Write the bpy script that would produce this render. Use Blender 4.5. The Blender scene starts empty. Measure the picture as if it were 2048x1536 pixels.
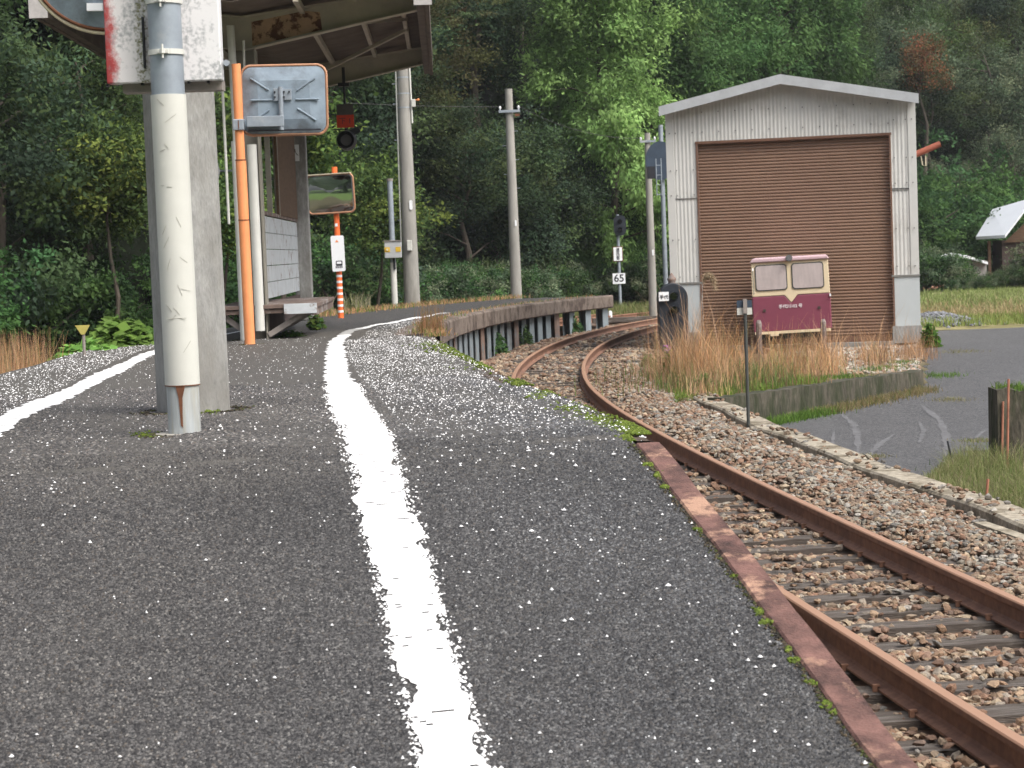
import bpy, math, random
import numpy as np
from mathutils import Vector, Matrix

# ------------------------------------------------------------------ camera, sky, sun, exposure
scene = bpy.context.scene
COL = scene.collection
R = math.radians
CAMZ = 2.0
ROLL = R(2.2)
FPX = 4000.0
PITCH = math.atan((768 - 503) / FPX)
cam_data = bpy.data.cameras.new('camera')
cam_data.sensor_width = 36.0
cam_data.lens = 36.0 * FPX / 2048.0
cam_data.clip_start = 0.1
cam_data.dof.use_dof = True
cam_data.dof.focus_distance = 14.0
cam_data.dof.aperture_fstop = 9.0
cam_data.clip_end = 2000.0
cam = bpy.data.objects.new('camera', cam_data)
COL.objects.link(cam)
_f = Vector((0, math.cos(PITCH), -math.sin(PITCH)))
_u = Vector((0, math.sin(PITCH), math.cos(PITCH)))
_r = Vector((1, 0, 0))
_cr = _r * math.cos(ROLL) - _u * math.sin(ROLL)
_cu = _r * math.sin(ROLL) + _u * math.cos(ROLL)
M3 = Matrix((( _cr.x, _cu.x, -_f.x), (_cr.y, _cu.y, -_f.y), (_cr.z, _cu.z, -_f.z)))
cam.matrix_world = Matrix.Translation((0, 0, CAMZ)) @ M3.to_4x4()
scene.camera = cam

SUN_EL, SUN_ROT = R(52), R(132)
world = bpy.data.worlds.new('World')
scene.world = world
world.use_nodes = True
wn = world.node_tree
wn.nodes.clear()
sky = wn.nodes.new('ShaderNodeTexSky')
sky.sky_type = 'NISHITA'
sky.sun_disc = False
sky.sun_elevation = SUN_EL
sky.sun_rotation = SUN_ROT
sky.air_density = 1.0
sky.dust_density = 6.0
bg = wn.nodes.new('ShaderNodeBackground')
bg.inputs['Strength'].default_value = 0.12
hs = wn.nodes.new('ShaderNodeHueSaturation')
hs.inputs['Saturation'].default_value = 0.45
wo = wn.nodes.new('ShaderNodeOutputWorld')
wn.links.new(sky.outputs[0], hs.inputs['Color'])
wn.links.new(hs.outputs[0], bg.inputs[0])
wn.links.new(bg.outputs[0], wo.inputs[0])
sd = bpy.data.lights.new('sun', 'SUN')
sd.energy = 1.15
sd.angle = R(28)
sd.color = (1.0, 0.97, 0.92)
sun = bpy.data.objects.new('sun', sd)
COL.objects.link(sun)
sdir = Vector((math.sin(SUN_ROT) * math.cos(SUN_EL), math.cos(SUN_ROT) * math.cos(SUN_EL), math.sin(SUN_EL)))
sun.rotation_euler = sdir.to_track_quat('Z', 'Y').to_euler()
sun.location = (0, -10, 30)
scene.view_settings.view_transform = 'Standard'
scene.view_settings.look = 'None'
scene.view_settings.exposure = 1.02
scene.view_settings.gamma = 1.0

HAZE = 0.00026
rng = np.random.default_rng(7)
random.seed(7)

# ------------------------------------------------------------------ pixel -> place helpers (photo pixels, 2048 x 1536)
def ray(px, py):
    dx, dy = px - 1024, 768 - py
    d = _cr * dx + _cu * dy + _f * FPX
    return d
def at(px, py, Y):
    d = ray(px, py)
    p = d * (Y / d.y)
    return Vector((p.x, p.y, p.z + CAMZ))
def on_z(px, py, z):
    d = ray(px, py)
    p = d * ((z - CAMZ) / d.z)
    return Vector((p.x, p.y, z))

# ------------------------------------------------------------------ the line of the curved track
_sy = np.array([-20, 0, 5, 12, 16, 19, 23, 27, 31, 35, 40, 45, 50, 55, 60, 70, 90, 120.])
_ss = np.array([-.15, -.15, -.14, -.118, -.112, -.10, -.078, -.04, .01, .055, .11, .18, .26, .36, .46, .62, .75, .8])
_Y = np.arange(-20, 110, 0.1)
_S = np.interp(_Y, _sy, _ss)
_X = np.cumsum(_S) * 0.1
_X += 0.62 - np.interp(33.0, _Y, _X)
def cx(Y): return np.interp(Y, _Y, _X)
def slope(Y): return np.interp(Y, _Y, _S)
def off(Y, o):
    a = np.arctan(slope(Y))
    return np.array([cx(Y) + o * np.cos(a), Y - o * np.sin(a)]).T
_hy = np.array([-10, 5.0, 5.7, 6.9, 8.2, 9.1, 9.7, 15, 25, 33, 41, 56, 60.])
_hh = np.array([1.62, 1.61, 1.53, 1.28, 1.06, .90, .865, .93, 1.0, 1.12, 1.2, 1.33, 1.34])
_py = np.arange(-12, 62, .05)
_ph = np.convolve(np.pad(np.interp(_py, _hy, _hh), 9, mode='edge'), np.ones(19) / 19, 'valid')
def pz(Y): return CAMZ - np.interp(Y, _py, _ph)
def on_plat(px, py):
    Y = 12.0
    for _ in range(60):
        d = ray(px, py)
        Y2 = float((pz(Y) - CAMZ) / (d.z / d.y))
        Y = 0.5 * Y + 0.5 * Y2
    return at(px, py, Y)

# ------------------------------------------------------------------ materials
MATS = {}
def nodes_of(name):
    m = bpy.data.materials.new(name)
    m.use_nodes = True
    nt = m.node_tree
    b = nt.nodes['Principled BSDF']
    MATS[name] = m
    return m, nt, b
def N(nt, t, **kw):
    n = nt.nodes.new(t)
    for k, v in kw.items():
        if k in n.inputs: n.inputs[k].default_value = v
        else: setattr(n, k, v)
    return n
def ramp(nt, stops, interp='LINEAR'):
    r = nt.nodes.new('ShaderNodeValToRGB')
    r.color_ramp.interpolation = interp
    e = r.color_ramp.elements
    while len(e) > 1: e.remove(e[0])
    e[0].position = stops[0][0]; e[0].color = (*stops[0][1], 1)
    for p, c in stops[1:]:
        x = e.new(p); x.color = (*c, 1)
    return r
def g(v): return (v, v, v)
def mixc(nt, fac, a, b, blend='MIX'):
    m = nt.nodes.new('ShaderNodeMix'); m.data_type = 'RGBA'; m.blend_type = blend
    for sock, val in ((m.inputs[0], fac), (m.inputs[6], a), (m.inputs[7], b)):
        if hasattr(val, 'is_linked') or isinstance(val, bpy.types.NodeSocket): nt.links.new(val, sock)
        elif isinstance(val, tuple): sock.default_value = (*val[:3], 1)
        else: sock.default_value = val
    return m.outputs[2]
def mat(name, col, rough=0.6, metal=0.0, var=0.15, scale=6.0, stain=None, sscale=3.0, sthr=0.55, bump=0.0, bscale=60.0,
        stretch=(1, 1, 1), spec=0.4, ssoft=0.06):
    m, nt, b = nodes_of(name)
    L = nt.links
    tc = N(nt, 'ShaderNodeTexCoord')
    mp = N(nt, 'ShaderNodeMapping'); mp.inputs['Scale'].default_value = stretch
    L.new(tc.outputs['Object'], mp.inputs[0])
    n1 = N(nt, 'ShaderNodeTexNoise', Scale=scale, Detail=6.0, Roughness=0.65)
    L.new(mp.outputs[0], n1.inputs['Vector'])
    dark = tuple(c * (1 - var) for c in col); light = tuple(min(1, c * (1 + var)) for c in col)
    r1 = ramp(nt, [(0.3, dark), (0.7, light)])
    L.new(n1.outputs[0], r1.inputs[0])
    out = r1.outputs[0]
    if stain:
        n2 = N(nt, 'ShaderNodeTexNoise', Scale=sscale, Detail=8.0, Roughness=0.7)
        L.new(mp.outputs[0], n2.inputs['Vector'])
        r2 = ramp(nt, [(sthr - ssoft, g(0)), (sthr + ssoft, g(1))])
        L.new(n2.outputs[0], r2.inputs[0])
        out = mixc(nt, r2.outputs[0], out, stain)
    L.new(out, b.inputs['Base Color'])
    b.inputs['Roughness'].default_value = rough
    b.inputs['Metallic'].default_value = metal
    b.inputs['Specular IOR Level'].default_value = spec
    if bump:
        n3 = N(nt, 'ShaderNodeTexNoise', Scale=bscale, Detail=4.0)
        L.new(mp.outputs[0], n3.inputs['Vector'])
        bp = N(nt, 'ShaderNodeBump', Strength=bump, Distance=0.02)
        L.new(n3.outputs[0], bp.inputs['Height'])
        L.new(bp.outputs[0], b.inputs['Normal'])
    return m

def rail_mat():
    m, nt, b = nodes_of('running_rail'); L = nt.links
    tc = N(nt, 'ShaderNodeTexCoord'); sx = N(nt, 'ShaderNodeSeparateXYZ'); L.new(tc.outputs['Object'], sx.inputs[0])
    n1 = N(nt, 'ShaderNodeTexNoise', Scale=14.0, Detail=8.0, Roughness=.7); L.new(tc.outputs['Object'], n1.inputs['Vector'])
    r1 = ramp(nt, [(.3, (.13, .065, .045)), (.5, (.21, .11, .072)), (.7, (.28, .155, .10))]); L.new(n1.outputs[0], r1.inputs[0])
    n2 = N(nt, 'ShaderNodeTexNoise', Scale=2.5, Detail=6.0); L.new(tc.outputs['Object'], n2.inputs['Vector'])
    r2 = ramp(nt, [(.45, g(0)), (.7, g(.55))]); L.new(n2.outputs[0], r2.inputs[0])
    c = mixc(nt, r2.outputs[0], r1.outputs[0], (.10, .055, .04))
    mr = N(nt, 'ShaderNodeMapRange'); mr.inputs['From Min'].default_value = -.012; mr.inputs['From Max'].default_value = -.003
    L.new(sx.outputs[2], mr.inputs['Value'])
    c = mixc(nt, mr.outputs[0], c, (.37, .215, .14)); L.new(c, b.inputs['Base Color'])
    ro = N(nt, 'ShaderNodeMapRange'); ro.inputs['To Min'].default_value = .75; ro.inputs['To Max'].default_value = .42
    L.new(mr.outputs[0], ro.inputs['Value']); L.new(ro.outputs[0], b.inputs['Roughness'])
    bp_ = N(nt, 'ShaderNodeBump', Strength=.3, Distance=.004); L.new(n1.outputs[0], bp_.inputs['Height']); L.new(bp_.outputs[0], b.inputs['Normal'])
rail_mat()
def asphalt(name, base, light, scale, spec=0.35, patch=(0.10, 0.095, 0.085), dist=0.006, bands=False):
    m, nt, b = nodes_of(name)
    L = nt.links
    tc = N(nt, 'ShaderNodeTexCoord')
    v = N(nt, 'ShaderNodeTexVoronoi', Scale=scale, Randomness=1.0)
    L.new(tc.outputs['Object'], v.inputs['Vector'])
    w = N(nt, 'ShaderNodeSeparateColor')
    L.new(v.outputs['Color'], w.inputs[0])
    r = ramp(nt, [(0.0, tuple(c * 0.45 for c in base)), (0.45, base), (0.8, tuple((a + c) / 2 for a, c in zip(base, light))), (1.0, light)])
    L.new(w.outputs[0], r.inputs[0])
    n = N(nt, 'ShaderNodeTexNoise', Scale=0.9, Detail=7.0, Roughness=0.6)
    L.new(tc.outputs['Object'], n.inputs['Vector'])
    rr = ramp(nt, [(0.48, g(0)), (0.72, g(0.30))])
    L.new(n.outputs[0], rr.inputs[0])
    c2 = mixc(nt, rr.outputs[0], r.outputs[0], patch)
    n4 = N(nt, 'ShaderNodeTexNoise', Scale=5.0, Detail=5.0, Roughness=0.7)
    L.new(tc.outputs['Object'], n4.inputs['Vector'])
    r4 = ramp(nt, [(0.3, g(0.90)), (0.7, g(1.10))])
    L.new(n4.outputs[0], r4.inputs[0])
    c3 = mixc(nt, 1.0, c2, r4.outputs[0], 'MULTIPLY')
    if bands:   # dusty joints; the paler stretch between them has grazing gloss painted in
        sx = N(nt, 'ShaderNodeSeparateXYZ'); L.new(tc.outputs['Object'], sx.inputs[0])
        nb_ = N(nt, 'ShaderNodeTexNoise', Scale=2.2, Detail=8.0, Roughness=0.7); L.new(tc.outputs['Object'], nb_.inputs['Vector'])
        wy = N(nt, 'ShaderNodeMath', operation='MULTIPLY_ADD'); L.new(nb_.outputs[0], wy.inputs[0]); wy.inputs[1].default_value = 2.2; L.new(sx.outputs[1], wy.inputs[2])
        sc_ = N(nt, 'ShaderNodeMath', operation='DIVIDE'); L.new(wy.outputs[0], sc_.inputs[0]); sc_.inputs[1].default_value = 60.0
        rb_ = ramp(nt, [(9.6 / 60, g(0)), (10.1 / 60, g(.55)), (10.7 / 60, g(.35)), (12.2 / 60, g(.55)), (13.2 / 60, g(.55)), (26.8 / 60, g(.55)), (27.3 / 60, g(.75)), (30.0 / 60, g(.75)), (30.8 / 60, g(.1))])
        L.new(sc_.outputs[0], rb_.inputs[0])
        c3 = mixc(nt, rb_.outputs[0], c3, (.125, .115, .10))
    L.new(c3, b.inputs['Base Color'])
    b.inputs['Roughness'].default_value = 0.62
    b.inputs['Specular IOR Level'].default_value = spec
    inv = N(nt, 'ShaderNodeMath', operation='SUBTRACT'); inv.inputs[0].default_value = 1.0
    L.new(v.outputs['Distance'], inv.inputs[1])
    n3 = N(nt, 'ShaderNodeTexNoise', Scale=scale * 0.35, Detail=3.0)
    L.new(tc.outputs['Object'], n3.inputs['Vector'])
    ad = N(nt, 'ShaderNodeMath', operation='ADD')
    L.new(inv.outputs[0], ad.inputs[0]); L.new(n3.outputs[0], ad.inputs[1])
    bp = N(nt, 'ShaderNodeBump', Strength=0.9, Distance=dist)
    L.new(ad.outputs[0], bp.inputs['Height'])
    L.new(bp.outputs[0], b.inputs['Normal'])
    return m

def attr_mat(name, rough=0.7, spec=0.3, bump=0.0, bscale=40, trans=0.0, rnd=0.0, nscale=0, namp=0.3):
    m, nt, b = nodes_of(name)
    L = nt.links
    a = N(nt, 'ShaderNodeAttribute', attribute_name='col')
    out = a.outputs['Color']
    if rnd:
        oi = N(nt, 'ShaderNodeObjectInfo')
        mr = N(nt, 'ShaderNodeMapRange')
        mr.inputs['To Min'].default_value = 1 - rnd; mr.inputs['To Max'].default_value = 1 + rnd
        L.new(oi.outputs['Random'], mr.inputs['Value'])
        hsv = N(nt, 'ShaderNodeHueSaturation')
        hm = N(nt, 'ShaderNodeMapRange'); hm.inputs['To Min'].default_value = 0.485; hm.inputs['To Max'].default_value = 0.515
        L.new(oi.outputs['Random'], hm.inputs['Value'])
        L.new(hm.outputs[0], hsv.inputs['Hue'])
        L.new(mr.outputs[0], hsv.inputs['Value'])
        L.new(out, hsv.inputs['Color'])
        out = hsv.outputs[0]
    tc = N(nt, 'ShaderNodeTexCoord')
    if nscale:
        n = N(nt, 'ShaderNodeTexNoise', Scale=nscale, Detail=8.0, Roughness=0.7)
        L.new(tc.outputs['Object'], n.inputs['Vector'])
        rr = ramp(nt, [(0.3, g(1 - namp)), (0.7, g(1 + namp))])
        L.new(n.outputs[0], rr.inputs[0])
        out = mixc(nt, 1.0, out, rr.outputs[0], 'MULTIPLY')
    L.new(out, b.inputs['Base Color'])
    b.inputs['Roughness'].default_value = rough
    b.inputs['Specular IOR Level'].default_value = spec
    if bump:
        n = N(nt, 'ShaderNodeTexNoise', Scale=bscale, Detail=6.0)
        L.new(tc.outputs['Object'], n.inputs['Vector'])
        bp = N(nt, 'ShaderNodeBump', Strength=bump, Distance=0.03)
        L.new(n.outputs[0], bp.inputs['Height']); L.new(bp.outputs[0], b.inputs['Normal'])
    if trans:
        tr = N(nt, 'ShaderNodeBsdfTranslucent')
        L.new(out, tr.inputs['Color'])
        ms = N(nt, 'ShaderNodeMixShader'); ms.inputs[0].default_value = trans
        om = [n for n in nt.nodes if n.type == 'OUTPUT_MATERIAL'][0]
        L.new(b.outputs[0], ms.inputs[1]); L.new(tr.outputs[0], ms.inputs[2]); L.new(ms.outputs[0], om.inputs['Surface'])
    return m

asphalt('asphalt_platform', (0.036, 0.034, 0.034), (0.15, 0.145, 0.14), 92.0, dist=0.008, bands=True)
asphalt('asphalt_road', (0.076, 0.075, 0.077), (0.16, 0.16, 0.16), 60.0, patch=(0.13, 0.13, 0.13))
attr_mat('foliage', rough=0.8, spec=0.08, trans=0.35, rnd=0.22)
attr_mat('blades', rough=0.7, spec=0.2, trans=0.25)
attr_mat('grit', rough=0.55, spec=0.45)
attr_mat('stone', rough=0.85, spec=0.25, bump=0.4, bscale=60, nscale=30, namp=0.25)
attr_mat('earth', rough=0.95, spec=0.1, bump=0.6, bscale=9, nscale=3.0, namp=0.4)
mat('white_paint', (0.86, 0.86, 0.85), 0.6, var=0.05, scale=30)
mat('worn_white_paint', (0.42, 0.42, 0.41), 0.8, var=0.25, scale=20)
mat('chip', (0.85, 0.85, 0.85), 0.5, var=0.05)
mat('rail_rust', (0.29, 0.155, 0.10), 0.62, metal=0.15, var=0.3, scale=14, stain=(0.10, 0.045, 0.03), sscale=5, sthr=0.6, bump=0.15)
mat('edge_rust', (0.128, 0.066, 0.054), 0.7, var=0.75, scale=7, stain=(0.40, 0.24, 0.165), sscale=3.6, sthr=0.57, bump=0.4, bscale=90, ssoft=.04)
mat('edge_brown', (0.10, 0.072, 0.055), 0.9, var=0.35, scale=6, stain=(0.06, 0.045, 0.035), sscale=3, sthr=0.5, bump=0.5, bscale=20)
mat('wood_sleeper', (0.095, 0.078, 0.066), 0.85, var=0.45, scale=9, stain=(0.20, 0.18, 0.16), sscale=3, sthr=0.58, bump=0.7, bscale=30, stretch=(0.6, 9, 9))
mat('concrete_coping', (0.18, 0.145, 0.12), 0.9, var=0.3, scale=5, stain=(0.07, 0.05, 0.04), sscale=2.0, sthr=0.52, bump=0.4, bscale=30)
mat('blue_steel', (0.24, 0.285, 0.31), 0.6, var=0.3, scale=3, stain=(0.12, 0.075, 0.055), sscale=1.6, sthr=0.60, stretch=(1, 1, .5))
mat('rusty_steel', (0.22, 0.15, 0.12), 0.7, var=0.35, scale=4, stain=(0.16, 0.18, 0.19), sscale=2.5, sthr=0.57)
mat('concrete', (0.33, 0.33, 0.32), 0.9, var=0.30, scale=26, stain=(0.17, 0.16, 0.14), sscale=3.2, sthr=0.56, bump=0.3, bscale=70, stretch=(1, 1, .35), ssoft=.16)
mat('pole_concrete', (0.30, 0.29, 0.265), 0.9, var=0.22, scale=3, stain=(0.15, 0.14, 0.12), sscale=1.3, sthr=0.6, bump=0.2, stretch=(1, 1, .25), ssoft=.1)
mat('kerb_concrete', (0.34, 0.30, 0.235), 0.95, var=0.4, scale=16, stain=(0.15, 0.125, 0.085), sscale=3.0, sthr=0.54, bump=0.4, bscale=40)
mat('mossy_wall', (0.085, 0.076, 0.058), 0.95, var=0.6, scale=14, stain=(0.030, 0.036, 0.016), sscale=4.5, sthr=0.50, bump=0.9, bscale=26, stretch=(1, 1, .3), ssoft=.1)
mat('galvanised', (0.30, 0.34, 0.385), 0.5, metal=0.25, var=0.15, scale=8, stain=(0.40, 0.42, 0.44), sscale=3, sthr=0.6)
mat('galv_base', (0.42, 0.45, 0.46), 0.6, metal=0.1, var=0.2, scale=6, stain=(0.34, 0.30, 0.20), sscale=2.6, sthr=0.60, stretch=(5, 5, .3), ssoft=.12)
mat('rust_streak', (0.15, 0.06, 0.03), 0.8, var=0.4, scale=12)
mat('cream_cover', (0.57, 0.57, 0.525), 0.75, var=0.05, scale=5, stain=(0.50, 0.48, 0.40), sscale=2.5, sthr=0.68)
mat('pencil', (0.33, 0.32, 0.28), 0.8, var=0.2)
mat('sign_back', (0.24, 0.30, 0.36), 0.55, metal=0.1, var=0.16, scale=5, stain=(0.12, 0.13, 0.14), sscale=3.4, sthr=0.63, ssoft=.12)
mat('orange_rim', (0.42, 0.22, 0.13), 0.6, var=0.25, scale=9)
mat('cream_rim', (0.62, 0.55, 0.40), 0.6, var=0.15, scale=9)
mat('orange_pole', (0.80, 0.30, 0.12), 0.55, var=0.08, scale=5, stain=(0.72, 0.30, 0.14), sscale=2, sthr=.6)
mat('orange_pole_far', (0.85, 0.17, 0.045), 0.5, var=0.06)
mat('dark_metal', (0.025, 0.026, 0.032), 0.5, var=0.3)
mat('signal_black', (0.022, 0.027, 0.036), 0.45, var=0.3, scale=4)
mat('signal_slate', (0.045, 0.065, 0.095), 0.5, var=0.2, scale=4)
mat('lens', (0.02, 0.02, 0.02), 0.08, var=0.1, spec=0.8)
mat('lens_grey', (0.16, 0.16, 0.17), 0.25, var=0.1)
mat('canopy_beam', (0.40, 0.365, 0.30), 0.7, var=0.15, scale=3, stain=(0.12, 0.055, 0.03), sscale=1.9, sthr=0.66, ssoft=.03)
mat('canopy_rust', (0.44, 0.29, 0.19), 0.8, var=0.2, scale=4, stain=(0.10, 0.04, 0.02), sscale=5.5, sthr=0.53, ssoft=.03)
mat('canopy_sheet', (0.13, 0.105, 0.085), 0.8, var=0.25, scale=3)
mat('canopy_fascia', (0.115, 0.095, 0.08), 0.8, var=0.3, scale=4)
mat('fascia_end', (0.42, 0.40, 0.39), 0.8, var=0.2, scale=9)
mat('off_white_steel', (0.62, 0.62, 0.58), 0.6, var=0.08, scale=3, stain=(0.17, 0.10, 0.07), sscale=3.2, sthr=0.69, ssoft=.03)
mat('bench_panel', (0.50, 0.53, 0.55), 0.7, var=0.12, scale=5, stain=(0.17, 0.11, 0.08), sscale=4.5, sthr=0.61, ssoft=.04)
mat('bench_wood', (0.16, 0.115, 0.095), 0.85, var=0.3, scale=5, stain=(0.36, 0.34, 0.33), sscale=3, sthr=0.57)
mat('strut_grey', (0.26, 0.23, 0.21), 0.8, var=0.2)
mat('beige_steel', (0.26, 0.245, 0.205), 0.7, var=0.18, scale=3, stain=(0.08, 0.05, 0.035), sscale=2.5, sthr=0.66, ssoft=.03)
mat('siding', (0.56, 0.56, 0.535), 0.55, var=0.06, scale=1.2, stain=(0.40, 0.39, 0.36), sscale=1.2, sthr=0.62, ssoft=.1)
mat('siding_smooth', (0.48, 0.52, 0.53), 0.55, var=0.06, scale=1.5)
mat('fascia_metal', (0.52, 0.54, 0.56), 0.4, metal=0.3, var=0.12, scale=3)
mat('shutter', (0.235, 0.145, 0.098), 0.5, var=0.08, scale=1.5, stain=(0.205, 0.125, 0.085), sscale=.8, sthr=.55, ssoft=.15)
mat('shutter_frame', (0.16, 0.085, 0.055), 0.6, var=0.15)
mat('seam', (0.20, 0.20, 0.19), 0.8)
mat('screw', (0.10, 0.10, 0.10), 0.6)
mat('trolley_cream', (0.72, 0.60, 0.41), 0.45, var=0.05, scale=2)
mat('trolley_maroon', (0.215, 0.056, 0.088), 0.45, var=0.08, scale=2)
mat('trolley_roof', (0.56, 0.40, 0.43), 0.5, var=0.12, scale=4)
mat('trolley_glass', (0.46, 0.40, 0.39), 0.15, var=0.12, scale=3, stretch=(4, 4, 1))
mat('curtain_lilac', (0.50, 0.43, 0.45), 0.8, var=0.08, scale=20)
mat('rubber', (0.06, 0.065, 0.06), 0.7)
mat('chrome', (0.55, 0.56, 0.58), 0.2, metal=0.9, var=0.1)
mat('plain_white', (0.82, 0.84, 0.86), 0.5, var=0.03)
mat('text_black', (0.02, 0.02, 0.03), 0.6)
mat('text_white', (0.80, 0.74, 0.76), 0.6)
mat('box_grey', (0.42, 0.43, 0.44), 0.5, var=0.1)
mat('yellow_plate', (0.62, 0.40, 0.04), 0.5)
mat('red_plate', (0.62, 0.055, 0.02), 0.6, var=0.1)
mat('grey_plate', (0.09, 0.085, 0.075), 0.8)
mat('wood_brown', (0.10, 0.06, 0.035), 0.85, var=0.3, scale=4, stretch=(1, 1, 6))
mat('dark_wall', (0.07, 0.05, 0.045), 0.9, var=0.3, scale=2)
mat('tin_roof', (0.62, 0.65, 0.70), 0.45, metal=0.1, var=0.04, scale=1)
mat('bark', (0.085, 0.070, 0.055), 0.9, var=0.4, scale=5, bump=.5, stretch=(1, 1, .2))
mat('stake_rust', (0.40, 0.17, 0.11), 0.8, var=0.3, scale=12)
mat('crane_red', (0.25, 0.07, 0.04), 0.7, var=0.3, scale=3)
mat('moss', (0.11, 0.17, 0.018), 0.95, var=0.5, scale=30, bump=1.0, bscale=200)
mat('cement_pad', (0.34, 0.32, 0.28), 0.9, var=0.2)
mat('road_white', (0.32, 0.32, 0.32), 0.8, var=0.3, scale=3)
mat('road_worn', (0.122, 0.122, 0.126), 0.85, var=0.35, scale=9)
mat('flower', (0.45, 0.16, 0.42), 0.7)
mat('triangle_yellow', (0.42, 0.37, 0.10), 0.7, var=0.2)
mat('wire', (0.05, 0.05, 0.05), 0.6)
mat('far_shed_wall', (0.28, 0.27, 0.25), 0.8)
mat('mirror_glass', (0.72, 0.76, 0.75), 0.04, metal=1.0, var=0.02)
# red to white faded sign box
def sign_box_mat():
    m, nt, b = nodes_of('sign_box'); L = nt.links
    tc = N(nt, 'ShaderNodeTexCoord'); sx = N(nt, 'ShaderNodeSeparateXYZ')
    L.new(tc.outputs['Object'], sx.inputs[0])
    n = N(nt, 'ShaderNodeTexNoise', Scale=14.0, Detail=9.0, Roughness=0.75); L.new(tc.outputs['Object'], n.inputs['Vector'])
    n2 = N(nt, 'ShaderNodeTexNoise', Scale=3.0, Detail=4.0); L.new(tc.outputs['Object'], n2.inputs['Vector'])
    a = N(nt, 'ShaderNodeMath', operation='MULTIPLY_ADD'); L.new(n.outputs[0], a.inputs[0]); a.inputs[1].default_value = 0.16; L.new(sx.outputs[0], a.inputs[2])
    a2 = N(nt, 'ShaderNodeMath', operation='MULTIPLY_ADD'); L.new(n2.outputs[0], a2.inputs[0]); a2.inputs[1].default_value = 0.14; L.new(a.outputs[0], a2.inputs[2])
    r = ramp(nt, [(0.0, (0.34, 0.045, 0.045)), (0.02, (0.42, 0.07, 0.07)), (0.07, (0.75, 0.72, 0.72)), (1.0, (0.78, 0.79, 0.80))])
    mr = N(nt, 'ShaderNodeMapRange'); mr.inputs['From Min'].default_value = -0.145; mr.inputs['From Max'].default_value = 0.75
    L.new(a2.outputs[0], mr.inputs['Value']); L.new(mr.outputs[0], r.inputs[0])
    # grey mould speckle and green lichen
    n3 = N(nt, 'ShaderNodeTexNoise', Scale=45.0, Detail=5.0); L.new(tc.outputs['Object'], n3.inputs['Vector'])
    n4 = N(nt, 'ShaderNodeTexNoise', Scale=5.0, Detail=2.0); L.new(tc.outputs['Object'], n4.inputs['Vector'])
    m1 = N(nt, 'ShaderNodeMath', operation='MULTIPLY'); L.new(n3.outputs[0], m1.inputs[0]); L.new(n4.outputs[0], m1.inputs[1])
    r3 = ramp(nt, [(0.235, g(0)), (0.39, g(0.75))]); L.new(m1.outputs[0], r3.inputs[0])
    c = mixc(nt, r3.outputs[0], r.outputs[0], (0.22, 0.24, 0.25))
    # lichen streak left of the pipe
    d = N(nt, 'ShaderNodeMath', operation='ABSOLUTE'); s = N(nt, 'ShaderNodeMath', operation='ADD'); s.inputs[1].default_value = 0.105
    L.new(sx.outputs[0], s.inputs[0]); L.new(s.outputs[0], d.inputs[0])
    a5 = N(nt, 'ShaderNodeMath', operation='MULTIPLY_ADD'); L.new(n3.outputs[0], a5.inputs[0]); a5.inputs[1].default_value = -0.10; L.new(d.outputs[0], a5.inputs[2])
    r5 = ramp(nt, [(-0.0, g(1)), (0.02, g(0))]); 
    a6 = N(nt, 'ShaderNodeMath', operation='ADD'); a6.inputs[1].default_value = 0.035; L.new(a5.outputs[0], a6.inputs[0]); L.new(a6.outputs[0], r5.inputs[0])
    n7 = N(nt, 'ShaderNodeTexNoise', Scale=60.0, Detail=4.0); L.new(tc.outputs['Object'], n7.inputs['Vector'])
    r7 = ramp(nt, [(0.45, g(.1)), (0.58, g(.95))]); L.new(n7.outputs[0], r7.inputs[0])
    f7 = N(nt, 'ShaderNodeMath', operation='MULTIPLY'); L.new(r5.outputs[0], f7.inputs[0]); L.new(r7.outputs[0], f7.inputs[1])
    c = mixc(nt, f7.outputs[0], c, (0.20, 0.19, 0.09))
    L.new(c, b.inputs['Base Color']); b.inputs['Roughness'].default_value = 0.5
sign_box_mat()

# ------------------------------------------------------------------ mesh builder
def np_obj(name, V, F, material, parent=None, cols=None, smooth=False):
    """V (n,3), F (m,k) same-size faces"""
    me = bpy.data.meshes.new(name)
    V = np.asarray(V, dtype=np.float32); F = np.asarray(F, dtype=np.int32)
    k = F.shape[1]
    me.vertices.add(len(V)); me.vertices.foreach_set('co', V.ravel())
    me.loops.add(F.size); me.loops.foreach_set('vertex_index', F.ravel())
    me.polygons.add(len(F))
    me.polygons.foreach_set('loop_start', np.arange(0, F.size, k, dtype=np.int32))
    try: me.polygons.foreach_set('loop_total', np.full(len(F), k, dtype=np.int32))
    except Exception: pass
    me.polygons.foreach_set('use_smooth', np.full(len(F), smooth))
    me.update(calc_edges=True)
    if cols is not None:
        a = me.attributes.new('col', 'FLOAT_COLOR', 'POINT')
        c4 = np.ones((len(V), 4), dtype=np.float32); c4[:, :3] = cols
        a.data.foreach_set('color', c4.ravel())
    me.materials.append(MATS[material])
    o = bpy.data.objects.new(name, me); COL.objects.link(o)
    if parent: o.parent = parent
    return o

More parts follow.
